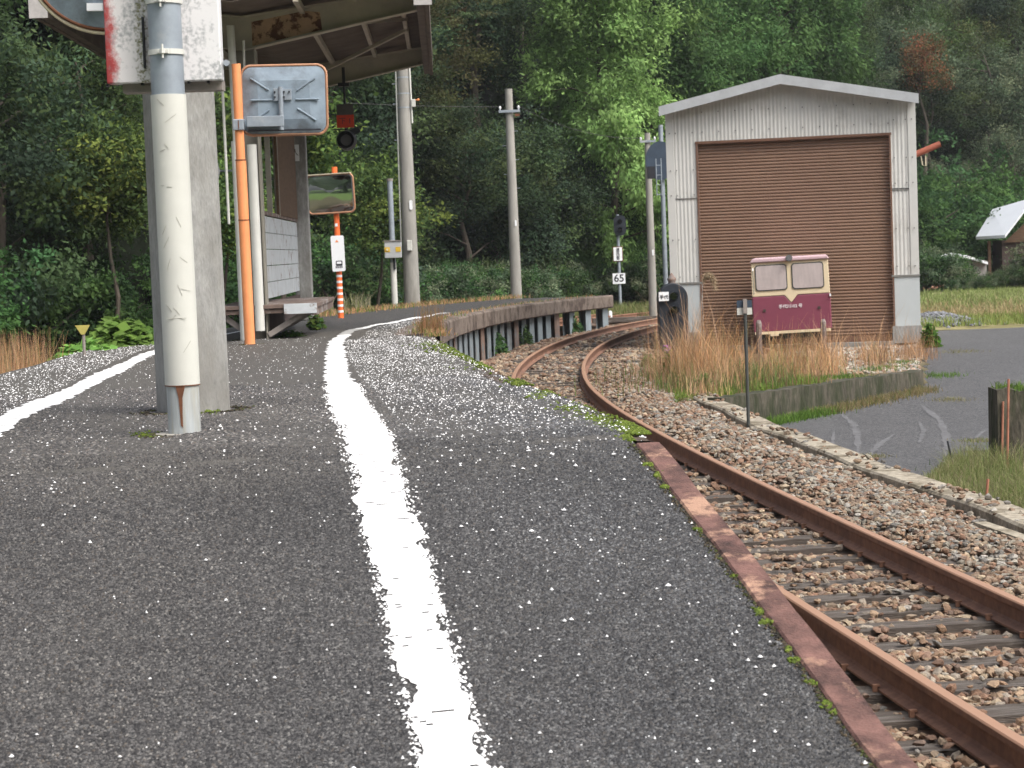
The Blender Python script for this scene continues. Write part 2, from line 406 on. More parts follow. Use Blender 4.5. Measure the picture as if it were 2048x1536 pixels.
class MB:
    def __init__(s): s.v = []; s.f = []
    def add(s, vs, fs):
        b = len(s.v); s.v += [tuple(v) for v in vs]; s.f += [tuple(i + b for i in f) for f in fs]; return s
    def box(s, c, d, rot=None):
        x, y, z = (q / 2 for q in d)
        vs = [Vector((a * x, b * y, e * z)) for a in (-1, 1) for b in (-1, 1) for e in (-1, 1)]
        if rot is not None: vs = [rot @ v for v in vs]
        c = Vector(c)
        return s.add([v + c for v in vs], [(0, 1, 3, 2), (4, 6, 7, 5), (0, 4, 5, 1), (2, 3, 7, 6), (0, 2, 6, 4), (1, 5, 7, 3)])
    def beam(s, a, b, w, h):
        """rectangular bar from a to b, w across, h tall"""
        a = Vector(a); b = Vector(b); d = (b - a)
        L = d.length; d.normalize()
        up = Vector((0, 0, 1)) if abs(d.z) < 0.95 else Vector((0, 1, 0))
        sx = d.cross(up).normalized(); uz = sx.cross(d).normalized()
        rot = Matrix((sx, d, uz)).transposed()
        return s.box((a + b) / 2, (w, L, h), rot)
    def tube(s, pts, rs, n=12, caps=True):
        pts = [Vector(p) for p in pts]
        if not hasattr(rs, '__len__'): rs = [rs] * len(pts)
        rings = []
        ref = None
        for i, p in enumerate(pts):
            d = (pts[min(i + 1, len(pts) - 1)] - pts[max(i - 1, 0)]).normalized()
            if ref is None or abs(d.dot(ref)) > 0.95:
                ref = Vector((1, 0, 0)) if abs(d.x) < 0.8 else Vector((0, 1, 0))
            a = d.cross(ref).normalized(); b = d.cross(a).normalized()
            rings.append([p + (a * math.cos(2 * math.pi * k / n) + b * math.sin(2 * math.pi * k / n)) * rs[i] for k in range(n)])
        vs = [v for r in rings for v in r]
        fs = [(i * n + k, i * n + (k + 1) % n, (i + 1) * n + (k + 1) % n, (i + 1) * n + k) for i in range(len(pts) - 1) for k in range(n)]
        if caps:
            m = len(vs); vs = vs + rings[0] + rings[-1]
            fs += [tuple(range(m, m + n))[::-1], tuple(range(m + n, m + 2 * n))]
        return s.add(vs, fs)
    def prism(s, poly, h0, h1, T=None):
        """poly in local xz (x, z), extruded along y from h0 to h1"""
        n = len(poly)
        vs = [Vector((x, h0, z)) for x, z in poly] + [Vector((x, h1, z)) for x, z in poly]
        if T is not None: vs = [T @ v for v in vs]
        fs = [tuple(range(n)), tuple(range(2 * n - 1, n - 1, -1))] + [(i, n + i, n + (i + 1) % n, (i + 1) % n) for i in range(n)]
        return s.add(vs, fs)
    def sphere(s, c, r, n=12, m=8, sc=(1, 1, 1)):
        vs = []; c = Vector(c)
        for j in range(m + 1):
            t = math.pi * j / m
            for i in range(n):
                p = 2 * math.pi * i / n
                vs.append(c + Vector((r * sc[0] * math.sin(t) * math.cos(p), r * sc[1] * math.sin(t) * math.sin(p), r * sc[2] * math.cos(t))))
        fs = [(j * n + i, (j + 1) * n + i, (j + 1) * n + (i + 1) % n, j * n + (i + 1) % n) for j in range(m) for i in range(n)]
        return s.add(vs, fs)
    def build(s, name, material, parent=None, smooth=False, bevel=0.0):
        me = bpy.data.meshes.new(name)
        me.from_pydata([tuple(v) for v in s.v], [], s.f)
        me.validate(); me.update()
        me.materials.append(MATS[material])
        if smooth:
            me.polygons.foreach_set('use_smooth', [len(p.vertices) <= 4 for p in me.polygons])
        o = bpy.data.objects.new(name, me); COL.objects.link(o)
        if parent: o.parent = parent
        if bevel:
            bv = o.modifiers.new('bevel', 'BEVEL'); bv.width = bevel; bv.segments = 2; bv.limit_method = 'ANGLE'
        return o

def thing(name, label, cat, loc=(0, 0, 0), rot=(0, 0, 0), group=None):
    o = bpy.data.objects.new(name, None); COL.objects.link(o)
    o.empty_display_size = 0.1
    o.location = loc; o.rotation_euler = rot
    o['label'] = label; o['category'] = cat
    if group: o['group'] = group
    return o
def tag(o, label=None, cat=None, group=None, kind=None):
    if label: o['label'] = label
    if cat: o['category'] = cat
    if group: o['group'] = group
    if kind: o['kind'] = kind
    return o
def rrect(w, h, r, n=5):
    P = []
    for cxx, cz, a0 in ((w / 2 - r, h / 2 - r, 0), (-w / 2 + r, h / 2 - r, 90), (-w / 2 + r, -h / 2 + r, 180), (w / 2 - r, -h / 2 + r, 270)):
        for i in range(n + 1):
            a = R(a0 + 90 * i / n); P.append((cxx + r * math.cos(a), cz + r * math.sin(a)))
    return P
def shift(P, dx, dz): return [(x + dx, z + dz) for x, z in P]
def text_part(name, body, size, loc, parent, material, rot=(R(90), 0, 0), bold=0.0, vertical=False, depth=0.002):
    c = bpy.data.curves.new(name, 'FONT')
    c.body = '\n'.join(body) if vertical else body
    c.size = size; c.align_x = 'CENTER'; c.align_y = 'CENTER'; c.extrude = depth; c.offset = bold
    if vertical: c.space_line = 0.8
    o = bpy.data.objects.new(name + '_tmp', c); COL.objects.link(o)
    bpy.context.view_layer.update()
    dg = bpy.context.evaluated_depsgraph_get()
    me = bpy.data.meshes.new_from_object(o.evaluated_get(dg))
    bpy.data.objects.remove(o)
    me.name = name; me.materials.clear(); me.materials.append(MATS[material])
    q = bpy.data.objects.new(name, me); COL.objects.link(q)
    q.parent = parent; q.location = loc; q.rotation_euler = rot
    return q

def strip(Ys, o1, o2, z1, z2=None, **kw):
    """sheet along the track between offsets o1(Y), o2(Y)"""
    o1 = np.broadcast_to(o1, Ys.shape); o2 = np.broadcast_to(o2, Ys.shape)
    z1 = np.broadcast_to(z1, Ys.shape); z2 = z1 if z2 is None else np.broadcast_to(z2, Ys.shape)
    a = off(Ys, o1); b = off(Ys, o2)
    V = np.empty((len(Ys) * 2, 3)); V[0::2, :2] = a; V[0::2, 2] = z1; V[1::2, :2] = b; V[1::2, 2] = z2
    i = np.arange(len(Ys) - 1) * 2
    F = np.stack([i, i + 1, i + 3, i + 2], 1)
    return V, F
def sweep(Ys, prof, o, z0, name, material, parent=None, smooth=False, closed=True):
    """profile [(dx,dz)...] swept along offset o"""
    n = len(prof); o = np.broadcast_to(o, Ys.shape); z0 = np.broadcast_to(z0, Ys.shape)
    V = np.empty((len(Ys), n, 3))
    for k, (dx, dz) in enumerate(prof):
        V[:, k, :2] = off(Ys, o + dx); V[:, k, 2] = z0 + dz
    V = V.reshape(-1, 3)
    i = np.arange(len(Ys) - 1)[:, None] * n
    ks = np.arange(n if closed else n - 1)[None, :]
    k2 = (ks + 1) % n
    F = np.stack([i + ks, i + k2, i + n + k2, i + n + ks], -1).reshape(-1, 4)
    ob = np_obj(name, V, F, material, parent, smooth=smooth)
    return ob

# ================================================================== GROUND
def smooth01(t): t = np.clip(t, 0, 1); return t * t * (3 - 2 * t)
KERB = 2.02
WA = (2.75, 27.0); WB = (6.3, 31.0)
def road_z(x, y):
    return -0.52 + 0.40 * smooth01((y - 26.0) / 12.0)
def road_mask(x, y):
    """inside the sunken road: right of the kerb, in front of the wall line"""
    x = np.asarray(x, float); y = np.asarray(y, float)
    a = np.arctan(slope(y))
    right = (x - cx(y)) * np.cos(a) > KERB + 0.1
    wl = (WB[0] - WA[0]) * (y - WA[1]) - (WB[1] - WA[1]) * (x - WA[0]) < 0   # front side of line A-B
    beyondB = (x > WB[0] + 0.0)
    m = right & (wl | (beyondB & (x > 6.3 + 0.22 * (y - 31))))
    return m & (y < 43.5 + 0.08 * x) & (y > 10)
_y0x = np.array([-80, -22, -14, -8, -3, 2, 8, 14, 22, 34, 80.])
_y0y = np.array([34, 38, 42, 52, 64, 78, 84, 92, 104, 110, 112.])
def hill_start(x): return np.interp(x, _y0x, _y0y)
def hill_z(x, y):
    d = y - hill_start(x)
    z = np.where(d > 0, 0.80 * d, 0)
    return np.minimum(z, 46 + 0.1 * d)
xs = np.concatenate([np.arange(-300, -30, 15), np.arange(-30, -8, 1.0), np.arange(-8, 14, 0.2), np.arange(14, 40, 1.0), np.arange(40, 301, 15)])
ys = np.concatenate([np.arange(-300, -10, 15), np.arange(-10, 10, 1.0), np.arange(10, 48, 0.2), np.arange(48, 110, 1.0), np.arange(110, 401, 15)])
gx, gy = np.meshgrid(xs, ys)
rm = road_mask(gx, gy)
gz = np.where(rm, road_z(gx, gy), -0.16)
fld = (gx > 6) & (gy > 44)
gz = np.where(fld, -0.14 + 0.10 * smooth01((gy - 46) / 20), gz)
lump = 0.03 * np.sin(gx * 1.7 + 2 * np.sin(gy * .6)) * np.cos(gy * 1.3)
dtr = np.abs((gx - cx(gy)))
gz = gz + np.where(rm | (dtr < 2.3) | (dtr > 60), 0, lump)
gz = np.where((dtr < 2.3), -0.22, gz)
col = np.zeros(gx.shape + (3,)); col[:] = (0.085, 0.075, 0.045)
col[(gx > 7.5) & (gy > 45)] = (0.22, 0.20, 0.10)
col[(gy < 9) & (np.abs(gx - 2) > 3.5)] = (0.085, 0.13, 0.035)
col[(dtr < 2.6)] = (0.13, 0.085, 0.06)
sh = (gx > 2.5) & (gx < 8) & (gy > 27) & (gy < 41) & (~rm)
col[sh] = (0.16, 0.13, 0.09)
nx = len(xs)
idx = np.arange(len(ys) * nx).reshape(len(ys), nx)
F = np.stack([idx[:-1, :-1], idx[:-1, 1:], idx[1:, 1:], idx[1:, :-1]], -1).reshape(-1, 4)
V = np.stack([gx, gy, gz], -1).reshape(-1, 3)
o = np_obj('ground', V, F, 'earth', cols=col.reshape(-1, 3)); tag(o, kind='structure')
# hills ahead
hx = np.arange(-90, 121, 1.5); hy = np.arange(36, 190, 1.5)
HX, HY = np.meshgrid(hx, hy)
HZ = hill_z(HX, HY) + np.where(HY > hill_start(HX), 0.7 * np.sin(HX * .5 + 1.3 * np.cos(HY * .3)) + .5 * np.sin(HX * 1.1) * np.cos(HY * .9), 0) - 0.35 
idx = np.arange(HX.size).reshape(HX.shape)
F = np.stack([idx[:-1, :-1], idx[:-1, 1:], idx[1:, 1:], idx[1:, :-1]], -1).reshape(-1, 4)
hc = np.zeros((HX.size, 3)); hc[:] = (0.008, 0.011, 0.006)
o = np_obj('hillside', np.stack([HX, HY, HZ], -1).reshape(-1, 3), F, 'earth', cols=hc, smooth=True); tag(o, kind='structure')
# added hills behind the camera, keeping bright sky out of the convex mirror
hx = np.arange(-150, 151, 6.0); hy = np.arange(-160, -45, 5.0)
HX2, HY2 = np.meshgrid(hx, hy)
HZ2 = np.clip((-42 - HY2), 0, 60) * 0.9 + np.where(HY2 < -42, 2.5 * np.sin(HX2 * .21) * np.cos(HY2 * .17) + 1.5, 0) - .4
idx = np.arange(HX2.size).reshape(HX2.shape)
F = np.stack([idx[:-1, :-1], idx[:-1, 1:], idx[1:, 1:], idx[1:, :-1]], -1).reshape(-1, 4)
hc = np.zeros((HX2.size, 3)); hc[:] = (0.03, 0.045, 0.018)
o = np_obj('added_back_hills', np.stack([HX2, HY2, HZ2], -1).reshape(-1, 3), F, 'earth', cols=hc, smooth=True); tag(o, kind='structure')

# ------------------------------------------------------------------ road (fine sheet over the ground)
rx = np.concatenate([np.arange(1.5, 14, 0.1), np.arange(14, 60, 1.0)]); ry = np.arange(11, 48, 0.1)
RX, RY = np.meshgrid(rx, ry)
RM = road_mask(RX, RY)
RIGHTCUT = ((RX > 4.2 + .06 * np.sin(RY * 7)) & (RY < 20.3)) | ((RX > 4.2 + .42 * (RY - 20.3) + .06 * np.sin(RY * 7)) & (RY < 23))
RM &= ~RIGHTCUT
RZ = road_z(RX, RY) + 0.008
idx = np.arange(RX.size).reshape(RX.shape)
F = np.stack([idx[:-1, :-1], idx[:-1, 1:], idx[1:, 1:], idx[1:, :-1]], -1).reshape(-1, 4)
ok = RM.ravel()[F].all(1)
Vr = np.stack([RX, RY, RZ], -1).reshape(-1, 3)
F = F[ok]; used = np.unique(F); remap = np.zeros(len(Vr), int); remap[used] = np.arange(len(used))
o = np_obj('road', Vr[used], remap[F], 'asphalt_road'); tag(o, kind='structure')
# worn marks on the road
def road_mark(pts, w, name='tyre_mark', m='road_worn'):
    P = [on_z(px, py, -0.5) for px, py in pts]
    P = [Vector((p.x, p.y, 0)) for p in P]
    V = []; 
    rr = random.Random(len(pts) * 7 + int(pts[0][0]))
    fine = []
    for i in range(len(P) - 1):
        for k in range(12): fine.append(P[i].lerp(P[i + 1], k / 12))
    fine.append(P[-1])
    n = len(fine)
    for i, p in enumerate(fine):
        d = (fine[min(i + 1, n - 1)] - fine[max(i - 1, 0)]).normalized(); s = Vector((d.y, -d.x, 0))
        t = i / (n - 1); ww = w * (0.25 + 1.0 * math.sin(math.pi * min(1, t * 1.02)) ** .6) * rr.uniform(.3, 1.1) / 2
        for sg in (-1, 1):
            q = p + s * ww * sg; V.append((q.x, q.y, float(road_z(q.x, q.y)) + 0.013))
    F = [(2 * i, 2 * i + 1, 2 * i + 3, 2 * i + 2) for i in range(n - 1)]
    o = np_obj(name, V, F, m); tag(o, kind='structure'); return o
road_mark([(1800, 815), (1845, 818), (1880, 840), (1892, 870), (1893, 905), (1885, 935)], .11)
road_mark([(1838, 843), (1848, 860), (1838, 885)], .085)
road_mark([(1790, 866), (1758, 888), (1735, 912), (1715, 930)], .10)
road_mark([(1680, 830), (1707, 848), (1715, 870), (1716, 910)], .10)
road_mark([(1668, 860), (1664, 890), (1668, 915)], .055)
road_mark([(1985, 853), (1962, 865), (1950, 876)], .085)
road_mark([(1772, 905), (1790, 912)], .055)

# ------------------------------------------------------------------ kerb, wall
Yk = np.arange(8, 28.0, 0.25)
pf = [(-.15, -.35), (-.15, -.02), (-.13, .0), (.13, .0), (.15, -.02), (.15, -.55)]
o = sweep(Yk, pf, KERB + 0.06 + 0.03 * np.sin(Yk * 1.3), -0.115 + 0.006 * np.sin(Yk * 3), 'concrete_kerb', 'kerb_concrete')
tag(o, 'pale tan concrete kerb strip between the ballast and the sunken road', 'kerb')
w = MB(); A = Vector((*WA, 0)); B = Vector((*WB, 0)); d = (B - A).normalized(); s = Vector((d.y, -d.x, 0))
n = 40; vs = []; fs = []
rr = random.Random(3)
for i in range(n + 1):
    p = A.lerp(B, i / n); j = rr.uniform(-.004, .004)
    top = -0.085 + rr.uniform(-.012, .012)
    for q, z in ((p + s * (.10 + j), -0.8), (p + s * (.10 + j), top), (p - s * .14, top), (p - s * .14, -.8)):
        vs.append((q.x, q.y, z))
for i in range(n):
    for k in range(3): fs.append((4 * i + k, 4 * i + k + 1, 4 * i + 5 + k, 4 * i + 4 + k))
fs += [(0, 1, 2, 3), (4 * n + 3, 4 * n + 2, 4 * n + 1, 4 * n)]
w.add(vs, fs)
o = w.build('retaining_wall', 'mossy_wall'); tag(o, 'low dark mossy retaining wall between the weedy plot and the road', 'wall')
# block at the right edge
w = MB(); rr = random.Random(8); n = 22; vs = []; fs = []
for i in range(n + 1):
    x = 5.27 + 2.8 * i / n
    for y_, z_ in ((21.72, -.8), (21.72, -.2), (21.74, .28), (22.1, .30), (22.1, -.8)):
        vs.append((x + rr.uniform(-.01, .01), y_ + rr.uniform(-.025, .025), z_ + rr.uniform(-.03, .03)))
for i in range(n):
    for k in range(4): fs.append((5 * i + k, 5 * i + k + 1, 5 * i + 6 + k, 5 * i + 5 + k))
fs += [(0, 1, 2, 3, 4)]
w.add(vs, fs); o = w.build('concrete_wall', 'mossy_wall')
tag(o, 'dark mossy concrete wall end beside the road at the right edge', 'wall')

# ================================================================== TRACK
RAILP = [(-.0635, 0), (-.0635, .011), (-.02, .024), (-.009, .035), (-.009, .105), (-.032, .118), (-.0325, .146), (-.025, .153),
         (.025, .153), (.0325, .146), (.032, .118), (.009, .105), (.009, .035), (.02, .024), (.0635, .011), (.0635, 0)]
Yr = np.arange(-3, 78, 0.35)
for o_, lab in ((.566, 'rusty running rail farther from the platform edge'), (-.566, 'rusty running rail nearer to the platform edge')):
    o = sweep(Yr, RAILP, o_, -.153, 'rail', 'running_rail'); tag(o, lab, 'rail', 'rails of the curved track')
Yl = np.arange(10, 84, 0.5)
lo = -7.6 + 3.4 * smooth01((Yl - 30) / 26) + 2.7 * smooth01((Yl - 50) / 24)
for dd, lab in ((.566, 'near rail of the second track behind the far platform end'), (-.566, 'far rail of the second track behind the far platform end')):
    o = sweep(Yl, RAILP, lo + dd, -.153, 'rail', 'rail_rust'); tag(o, lab, 'rail', 'rails of the second track')
# track bed sheets
Yb = np.arange(-3, 80, 0.5)
V, F = strip(Yb, -1.75, 1.92, -.20)
o = np_obj('track_bed', V, F, 'earth', cols=np.tile((0.14, 0.095, 0.07), (len(V), 1))); tag(o, kind='structure')
V, F = strip(Yl, lo - 1.4, lo + 1.4, -.15)
o = np_obj('second_track_bed', V, F, 'earth', cols=np.tile((0.20, 0.15, 0.12), (len(V), 1))); tag(o, kind='structure')
# sleepers
sl0 = None
ysl = []
y = 1.0; rr = random.Random(11)
while y < 62: ysl.append(y); y += 0.50 + rr.uniform(-.02, .02)
def make_sleeper():
    t = thing('sleeper', '', 'sleeper')
    b = MB()
    n = 14; vs = []; r2 = random.Random(5)
    for i in range(n + 1):
        x = -1.02 + 2.04 * i / n
        a = r2.uniform(-.006, .006); c = r2.uniform(-.005, .004)
        vs += [(x, -.10 + a, -.29), (x, -.10 + a, -.157 + c), (x, .10 + a, -.157 + c), (x, .10 + a, -.29)]
    fs = [(4 * i + k, 4 * i + (k + 1) % 4, 4 * i + 4 + (k + 1) % 4, 4 * i + 4 + k) for i in range(n) for k in range(4)]
    fs += [(0, 1, 2, 3), (4 * n + 3, 4 * n + 2, 4 * n + 1, 4 * n)]
    b.add(vs, fs).build('timber', 'wood_sleeper', t)
    for sx in (-.566, .566):
        for e in (-1, 1):
            MB().box((sx + e * .074, .03 * e, -.142), (.022, .022, .03)).box((sx + e * .068, .03 * e, -.126), (.034, .026, .009)).build('rail_spike', 'rail_rust', t)
    return t
sleeper0 = make_sleeper()
for i, y in enumerate(ysl):
    if i == 0: s_ = sleeper0
    else:
        s_ = sleeper0.copy(); COL.objects.link(s_)
        if y < 32:
            for ch in sleeper0.children:
                c = ch.copy(); COL.objects.link(c); c.parent = s_
        else:
            c = [q for q in sleeper0.children if q.name.startswith('timber')][0].copy(); COL.objects.link(c); c.parent = s_
    p = off(np.array([y]), np.array([0.]))[0]
    s_.location = (p[0], p[1], rr.uniform(-.02, .0)); s_.rotation_euler = (0, 0, -math.atan(float(slope(y))) + rr.uniform(-.015, .015))
    s_['label'] = 'weathered timber sleeper bedded in brown ballast under the rusty rails'; s_['category'] = 'sleeper'; s_['group'] = 'sleepers under the curved track'
o = MB().box((0, 0, 0), (2.2, .25, .14)).build('wooden_plank', 'wood_sleeper', bevel=.01)
p = at(1262, 645, 57.0); o.location = (p.x, p.y, -.06); o.rotation_euler = (0, 0, R(4))
tag(o, 'long dark timber lying beside the rails near the short white post', 'timber')

# ballast stones
phi = (1 + 5 ** .5) / 2
ICO = np.array([(-1, phi, 0), (1, phi, 0), (-1, -phi, 0), (1, -phi, 0), (0, -1, phi), (0, 1, phi), (0, -1, -phi), (0, 1, -phi), (phi, 0, -1), (phi, 0, 1), (-phi, 0, -1), (-phi, 0, 1)]) / math.sqrt(1 + phi * phi)
ICOF = np.array([(0, 11, 5), (0, 5, 1), (0, 1, 7), (0, 7, 10), (0, 10, 11), (1, 5, 9), (5, 11, 4), (11, 10, 2), (10, 7, 6), (7, 1, 8), (3, 9, 4), (3, 4, 2), (3, 2, 6), (3, 6, 8), (3, 8, 9), (4, 9, 5), (2, 4, 11), (6, 2, 10), (8, 6, 7), (9, 8, 1)])
def stones(name, P, size, cols, label, material='stone', flat=0.62, jitter=0.32):
    n = len(P)
    sc = size[:, None, None] * rng.uniform(.7, 1.3, (n, 1, 3)) * np.array([1, 1, flat])
    v = ICO[None] * (1 + rng.uniform(-jitter, jitter, (n, 12, 1)))
    v = v * sc
    a = rng.uniform(0, 6.28, n); b = rng.normal(0, .35, n)
    ca, sa, cb, sb = np.cos(a), np.sin(a), np.cos(b), np.sin(b)
    x, y, z = v[..., 0], v[..., 1], v[..., 2]
    y2 = y * cb[:, None] - z * sb[:, None]; z2 = y * sb[:, None] + z * cb[:, None]
    x3 = x * ca[:, None] - y2 * sa[:, None]; y3 = x * sa[:, None] + y2 * ca[:, None]
    V = np.stack([x3, y3, z2], -1) + P[:, None, :]
    F = (ICOF[None] + (np.arange(n) * 12)[:, None, None]).reshape(-1, 3)
    C = np.repeat(cols, 12, axis=0)
    o = np_obj(name, V.reshape(-1, 3), F, material, cols=C)
    o['kind'] = 'stuff'; o['label'] = label
    return o
PAL_RUST = np.array([(.22, .145, .095), (.28, .20, .135), (.17, .11, .08), (.34, .27, .19), (.26, .20, .145), (.16, .115, .09), (.25, .215, .175), (.20, .12, .08)])
PAL_PALE = np.array([(.235, .21, .17), (.28, .255, .21), (.19, .14, .10), (.24, .165, .115), (.165, .155, .14), (.21, .13, .09), (.29, .27, .24), (.20, .15, .11)])
SLY = np.array(ysl)
def track_stones(y0, y1, dens, size, name, lab):
    # between & beside the rails
    n = int(dens * (y1 - y0) * 3.6)
    Y = rng.uniform(y0, y1, n); O = np.where(rng.random(n) < .006, rng.uniform(1.92, 2.2, n), rng.uniform(-1.66, 1.87, n))
    near = np.abs(Y[:, None] - SLY[None, :]).min(1) if len(SLY) else np.full(n, 9)
    onsl = (near < 0.115) & (np.abs(O) < 1.02)
    keep = ~(onsl & (rng.random(n) < .90))
    keep &= ~((np.abs(np.abs(O) - .566) < .085))
    Y, O, onsl = Y[keep], O[keep], onsl[keep]; n = len(Y)
    z = -.200 + rng.uniform(-.012, .028, n)
    z = np.where(O > .7, -.185 + .050 * smooth01((O - .7) / .5) - .045 * smooth01((O - 1.4) / .4) + rng.uniform(-.02, .03, n), z)
    z = np.where(onsl, -.15, z)
    z = np.where(O > 1.94, -.11, z)
    z += .02 * np.sin(Y * 2.1 + O * 3)
    P = np.zeros((n, 3)); P[:, :2] = off(Y, O); P[:, 2] = z
    t = np.clip((O - .55) / .7, 0, 1) * np.clip((34 - Y) / 12, .15, 1) * 0.8 + .08
    pick = rng.random(n) < t
    c = np.where(pick[:, None], PAL_PALE[rng.integers(0, len(PAL_PALE), n)], PAL_RUST[rng.integers(0, len(PAL_RUST), n)])
    c = c * rng.uniform(.75, 1.25, (n, 1))
    s = size * rng.uniform(.6, 1.35, n)
    return stones(name, P, s, c, lab)
track_stones(4, 17, 1000, .0265, 'ballast', 'coarse brown and tan crushed stone around the near sleepers')
track_stones(17, 34, 560, .031, 'ballast', 'crushed stone bedding the middle of the curve')
track_stones(34, 62, 170, .045, 'ballast', 'rusty brown crushed stone on the far curve')
# loose stones on the plot before the shed
n = 2600
P = np.zeros((n, 3)); P[:, 0] = rng.uniform(5.4, 8.2, n); P[:, 1] = rng.uniform(31.6, 39.2, n)
P[:, 2] = -.145; keep = ~road_mask(P[:, 0] , P[:, 1]); P = P[keep]; n = len(P)
stones('gravel', P, rng.uniform(.025, .06, n), PAL_PALE[rng.integers(0, 7, n)] * rng.uniform(1.1, 1.8, (n, 1)), 'pale rubble scattered on the ground in front of the shed')
n = 1300
gp = on_z(1880, 643, -.1); r_ = rng.normal(0, 1, (n, 2))
P = np.zeros((n, 3)); P[:, 0] = gp.x - .1 + r_[:, 0] * .42; P[:, 1] = gp.y + r_[:, 1] * .9
P[:, 2] = -.1 + .20 * np.exp(-(r_[:, 0] ** 2 + r_[:, 1] ** 2) / 2) + rng.uniform(-.03, .03, n)
stones('gravel_heap', P, rng.uniform(.03, .07, n), np.tile((.17, .175, .19), (n, 1)) * rng.uniform(.7, 1.5, (n, 1)), 'low heap of grey gravel in the field beyond the road')

# ================================================================== PLATFORM
plat = thing('station_platform', 'long curved asphalt island platform with white lines and rusty edging', 'platform')
EDGE = -1.67
Yp = np.concatenate([np.arange(-4, 4, .25), np.arange(4, 16, .08), np.arange(16, 54.8, 0.25)])
def ledge(Y): return np.interp(Y, [0, 22, 27, 40, 50, 56], [-6.0, -5.95, -5.7, -5.5, -5.1, -4.6])
m_ = 26
Vp = np.zeros((len(Yp), m_ + 1, 3))
for k in range(m_ + 1):
    o_ = ledge(Yp) + (EDGE - .105 - ledge(Yp)) * k / m_
    Vp[:, k, :2] = off(Yp, o_)
    Vp[:, k, 2] = pz(Vp[:, k, 1]) + np.where(Yp > 9.6, .012 * np.sin(Yp * 1.1 + k * .4) * np.cos(k * .9 + Yp * .3), 0)
def plat_z(x, y): return pz(y)
idx = np.arange((len(Yp)) * (m_ + 1)).reshape(len(Yp), m_ + 1)
F = np.stack([idx[:-1, :-1], idx[:-1, 1:], idx[1:, 1:], idx[1:, :-1]], -1).reshape(-1, 4)
np_obj('surface', Vp.reshape(-1, 3), F, 'asphalt_platform', plat, smooth=True)
def surf_z(Y, o):
    """height of the asphalt surface at along-track Y and offset o, including its gentle waves"""
    L = ledge(Y); k = (o - L) / (EDGE - .105 - L) * m_
    a = np.arctan(slope(Y)); yy = Y - o * np.sin(a)
    return pz(yy) + np.where(Y > 9.6, .012 * np.sin(Y * 1.1 + k * .4) * np.cos(k * .9 + Y * .3), 0)
# side walls
for nm, o_, zz in (('side_wall', lambda Y: ledge(Y), -.3),):
    V, F = strip(Yp, o_(Yp), o_(Yp), pz(Yp) - .01, zz); np_obj('side_wall', V, F, 'concrete_coping', plat)
Yn = np.arange(-4, 24.6, .25)
V, F = strip(Yn, EDGE - .04, EDGE - .04, pz(Yn - EDGE * np.sin(np.arctan(slope(Yn)))) - .035, -.3); np_obj('side_wall', V, F, 'concrete_coping', plat)
Yn = np.arange(24.5, 48, .25)
V, F = strip(Yn, -2.7, -2.7, pz(Yn) - .02, -.3); np_obj('side_wall', V, F, 'edge_brown', plat)
# rusty steel edging on the ramp
Ye = np.arange(-4, 9.45, .15)
ze = pz(Ye - EDGE * 0 + (-EDGE) * np.sin(np.arctan(slope(Ye))) * 0)
def edge_z(Y, o): 
    a = np.arctan(slope(Y)); return pz(Y - o * np.sin(a))
wv = .003 * np.sin(Ye * 5) + .0015 * np.sin(Ye * 13)
sweep(Ye, [(-.115, -.20), (-.115, .004), (-.108, .012), (-.006, .012), (0, .004), (0, -.20)], EDGE + wv, edge_z(Ye, EDGE), 'steel_edging', 'edge_rust', plat)
# coping beyond the ridge
Yc = np.arange(9.5, 25.0, .2)
sweep(Yc, [(-.16, -.12), (-.16, -.005), (-.015, -.012), (.0, -.03), (0, -.14)], EDGE + .006 * np.sin(Yc * 7), edge_z(Yc, EDGE), 'coping', 'edge_brown', plat)
Yc = np.arange(25.0, 54.8, .25)
sweep(Yc, [(-.5, -.33), (-.5, .0), (-.1, .02), (.03, .012), (.05, -.02), (.05, -.30), (.0, -.33)], EDGE + .012 * np.sin(Yc * 2.6), edge_z(Yc, EDGE), 'coping', 'concrete_coping', plat)
V = []; 
pA = off(np.array([54.7]), np.array([-4.7]))[0]; pB = off(np.array([54.7]), np.array([EDGE + .0]))[0]
z0 = float(pz(56)); MB().beam((pA[0], pA[1] - .0, z0 - .17), (pB[0], pB[1], z0 - .17), .25, .33).build('end_beam', 'concrete_coping', plat)
# support posts under the far deck
yy = 29.5; k = 0
while yy < 54.4:
    p = off(np.array([yy]), np.array([EDGE - .17]))[0]; a = -math.atan(float(slope(yy)))
    zt = float(pz(yy)) - .33; zb = -.35
    rot = Matrix.Rotation(a, 3, 'Z'); h = zt - zb; c = Vector((p[0], p[1], (zt + zb) / 2)); wd = .52
    b = MB(); b.box(c + rot @ Vector((.08, 0, 0)), (.014, wd, h), rot); b.box(c + rot @ Vector((-.10, 0, 0)), (.014, wd, h), rot); b.box(c + rot @ Vector((-.01, 0, 0)), (.166, .012, h), rot)
    b.box(c + rot @ Vector((.04, wd * .5 - .01, 0)), (.08, .012, h), rot)
    b.build('support_post', ['blue_steel', 'blue_steel', 'rusty_steel', 'blue_steel', 'blue_steel'][k % 5], plat)
    yy += .92 if yy < 49 else 1.55; k += 1
MB().beam((*off(np.array([29.]), np.array([-2.0]))[0], .12), (*off(np.array([33.]), np.array([-2.0]))[0], .12), .08, .1).build('cross_rail', 'rusty_steel', plat)
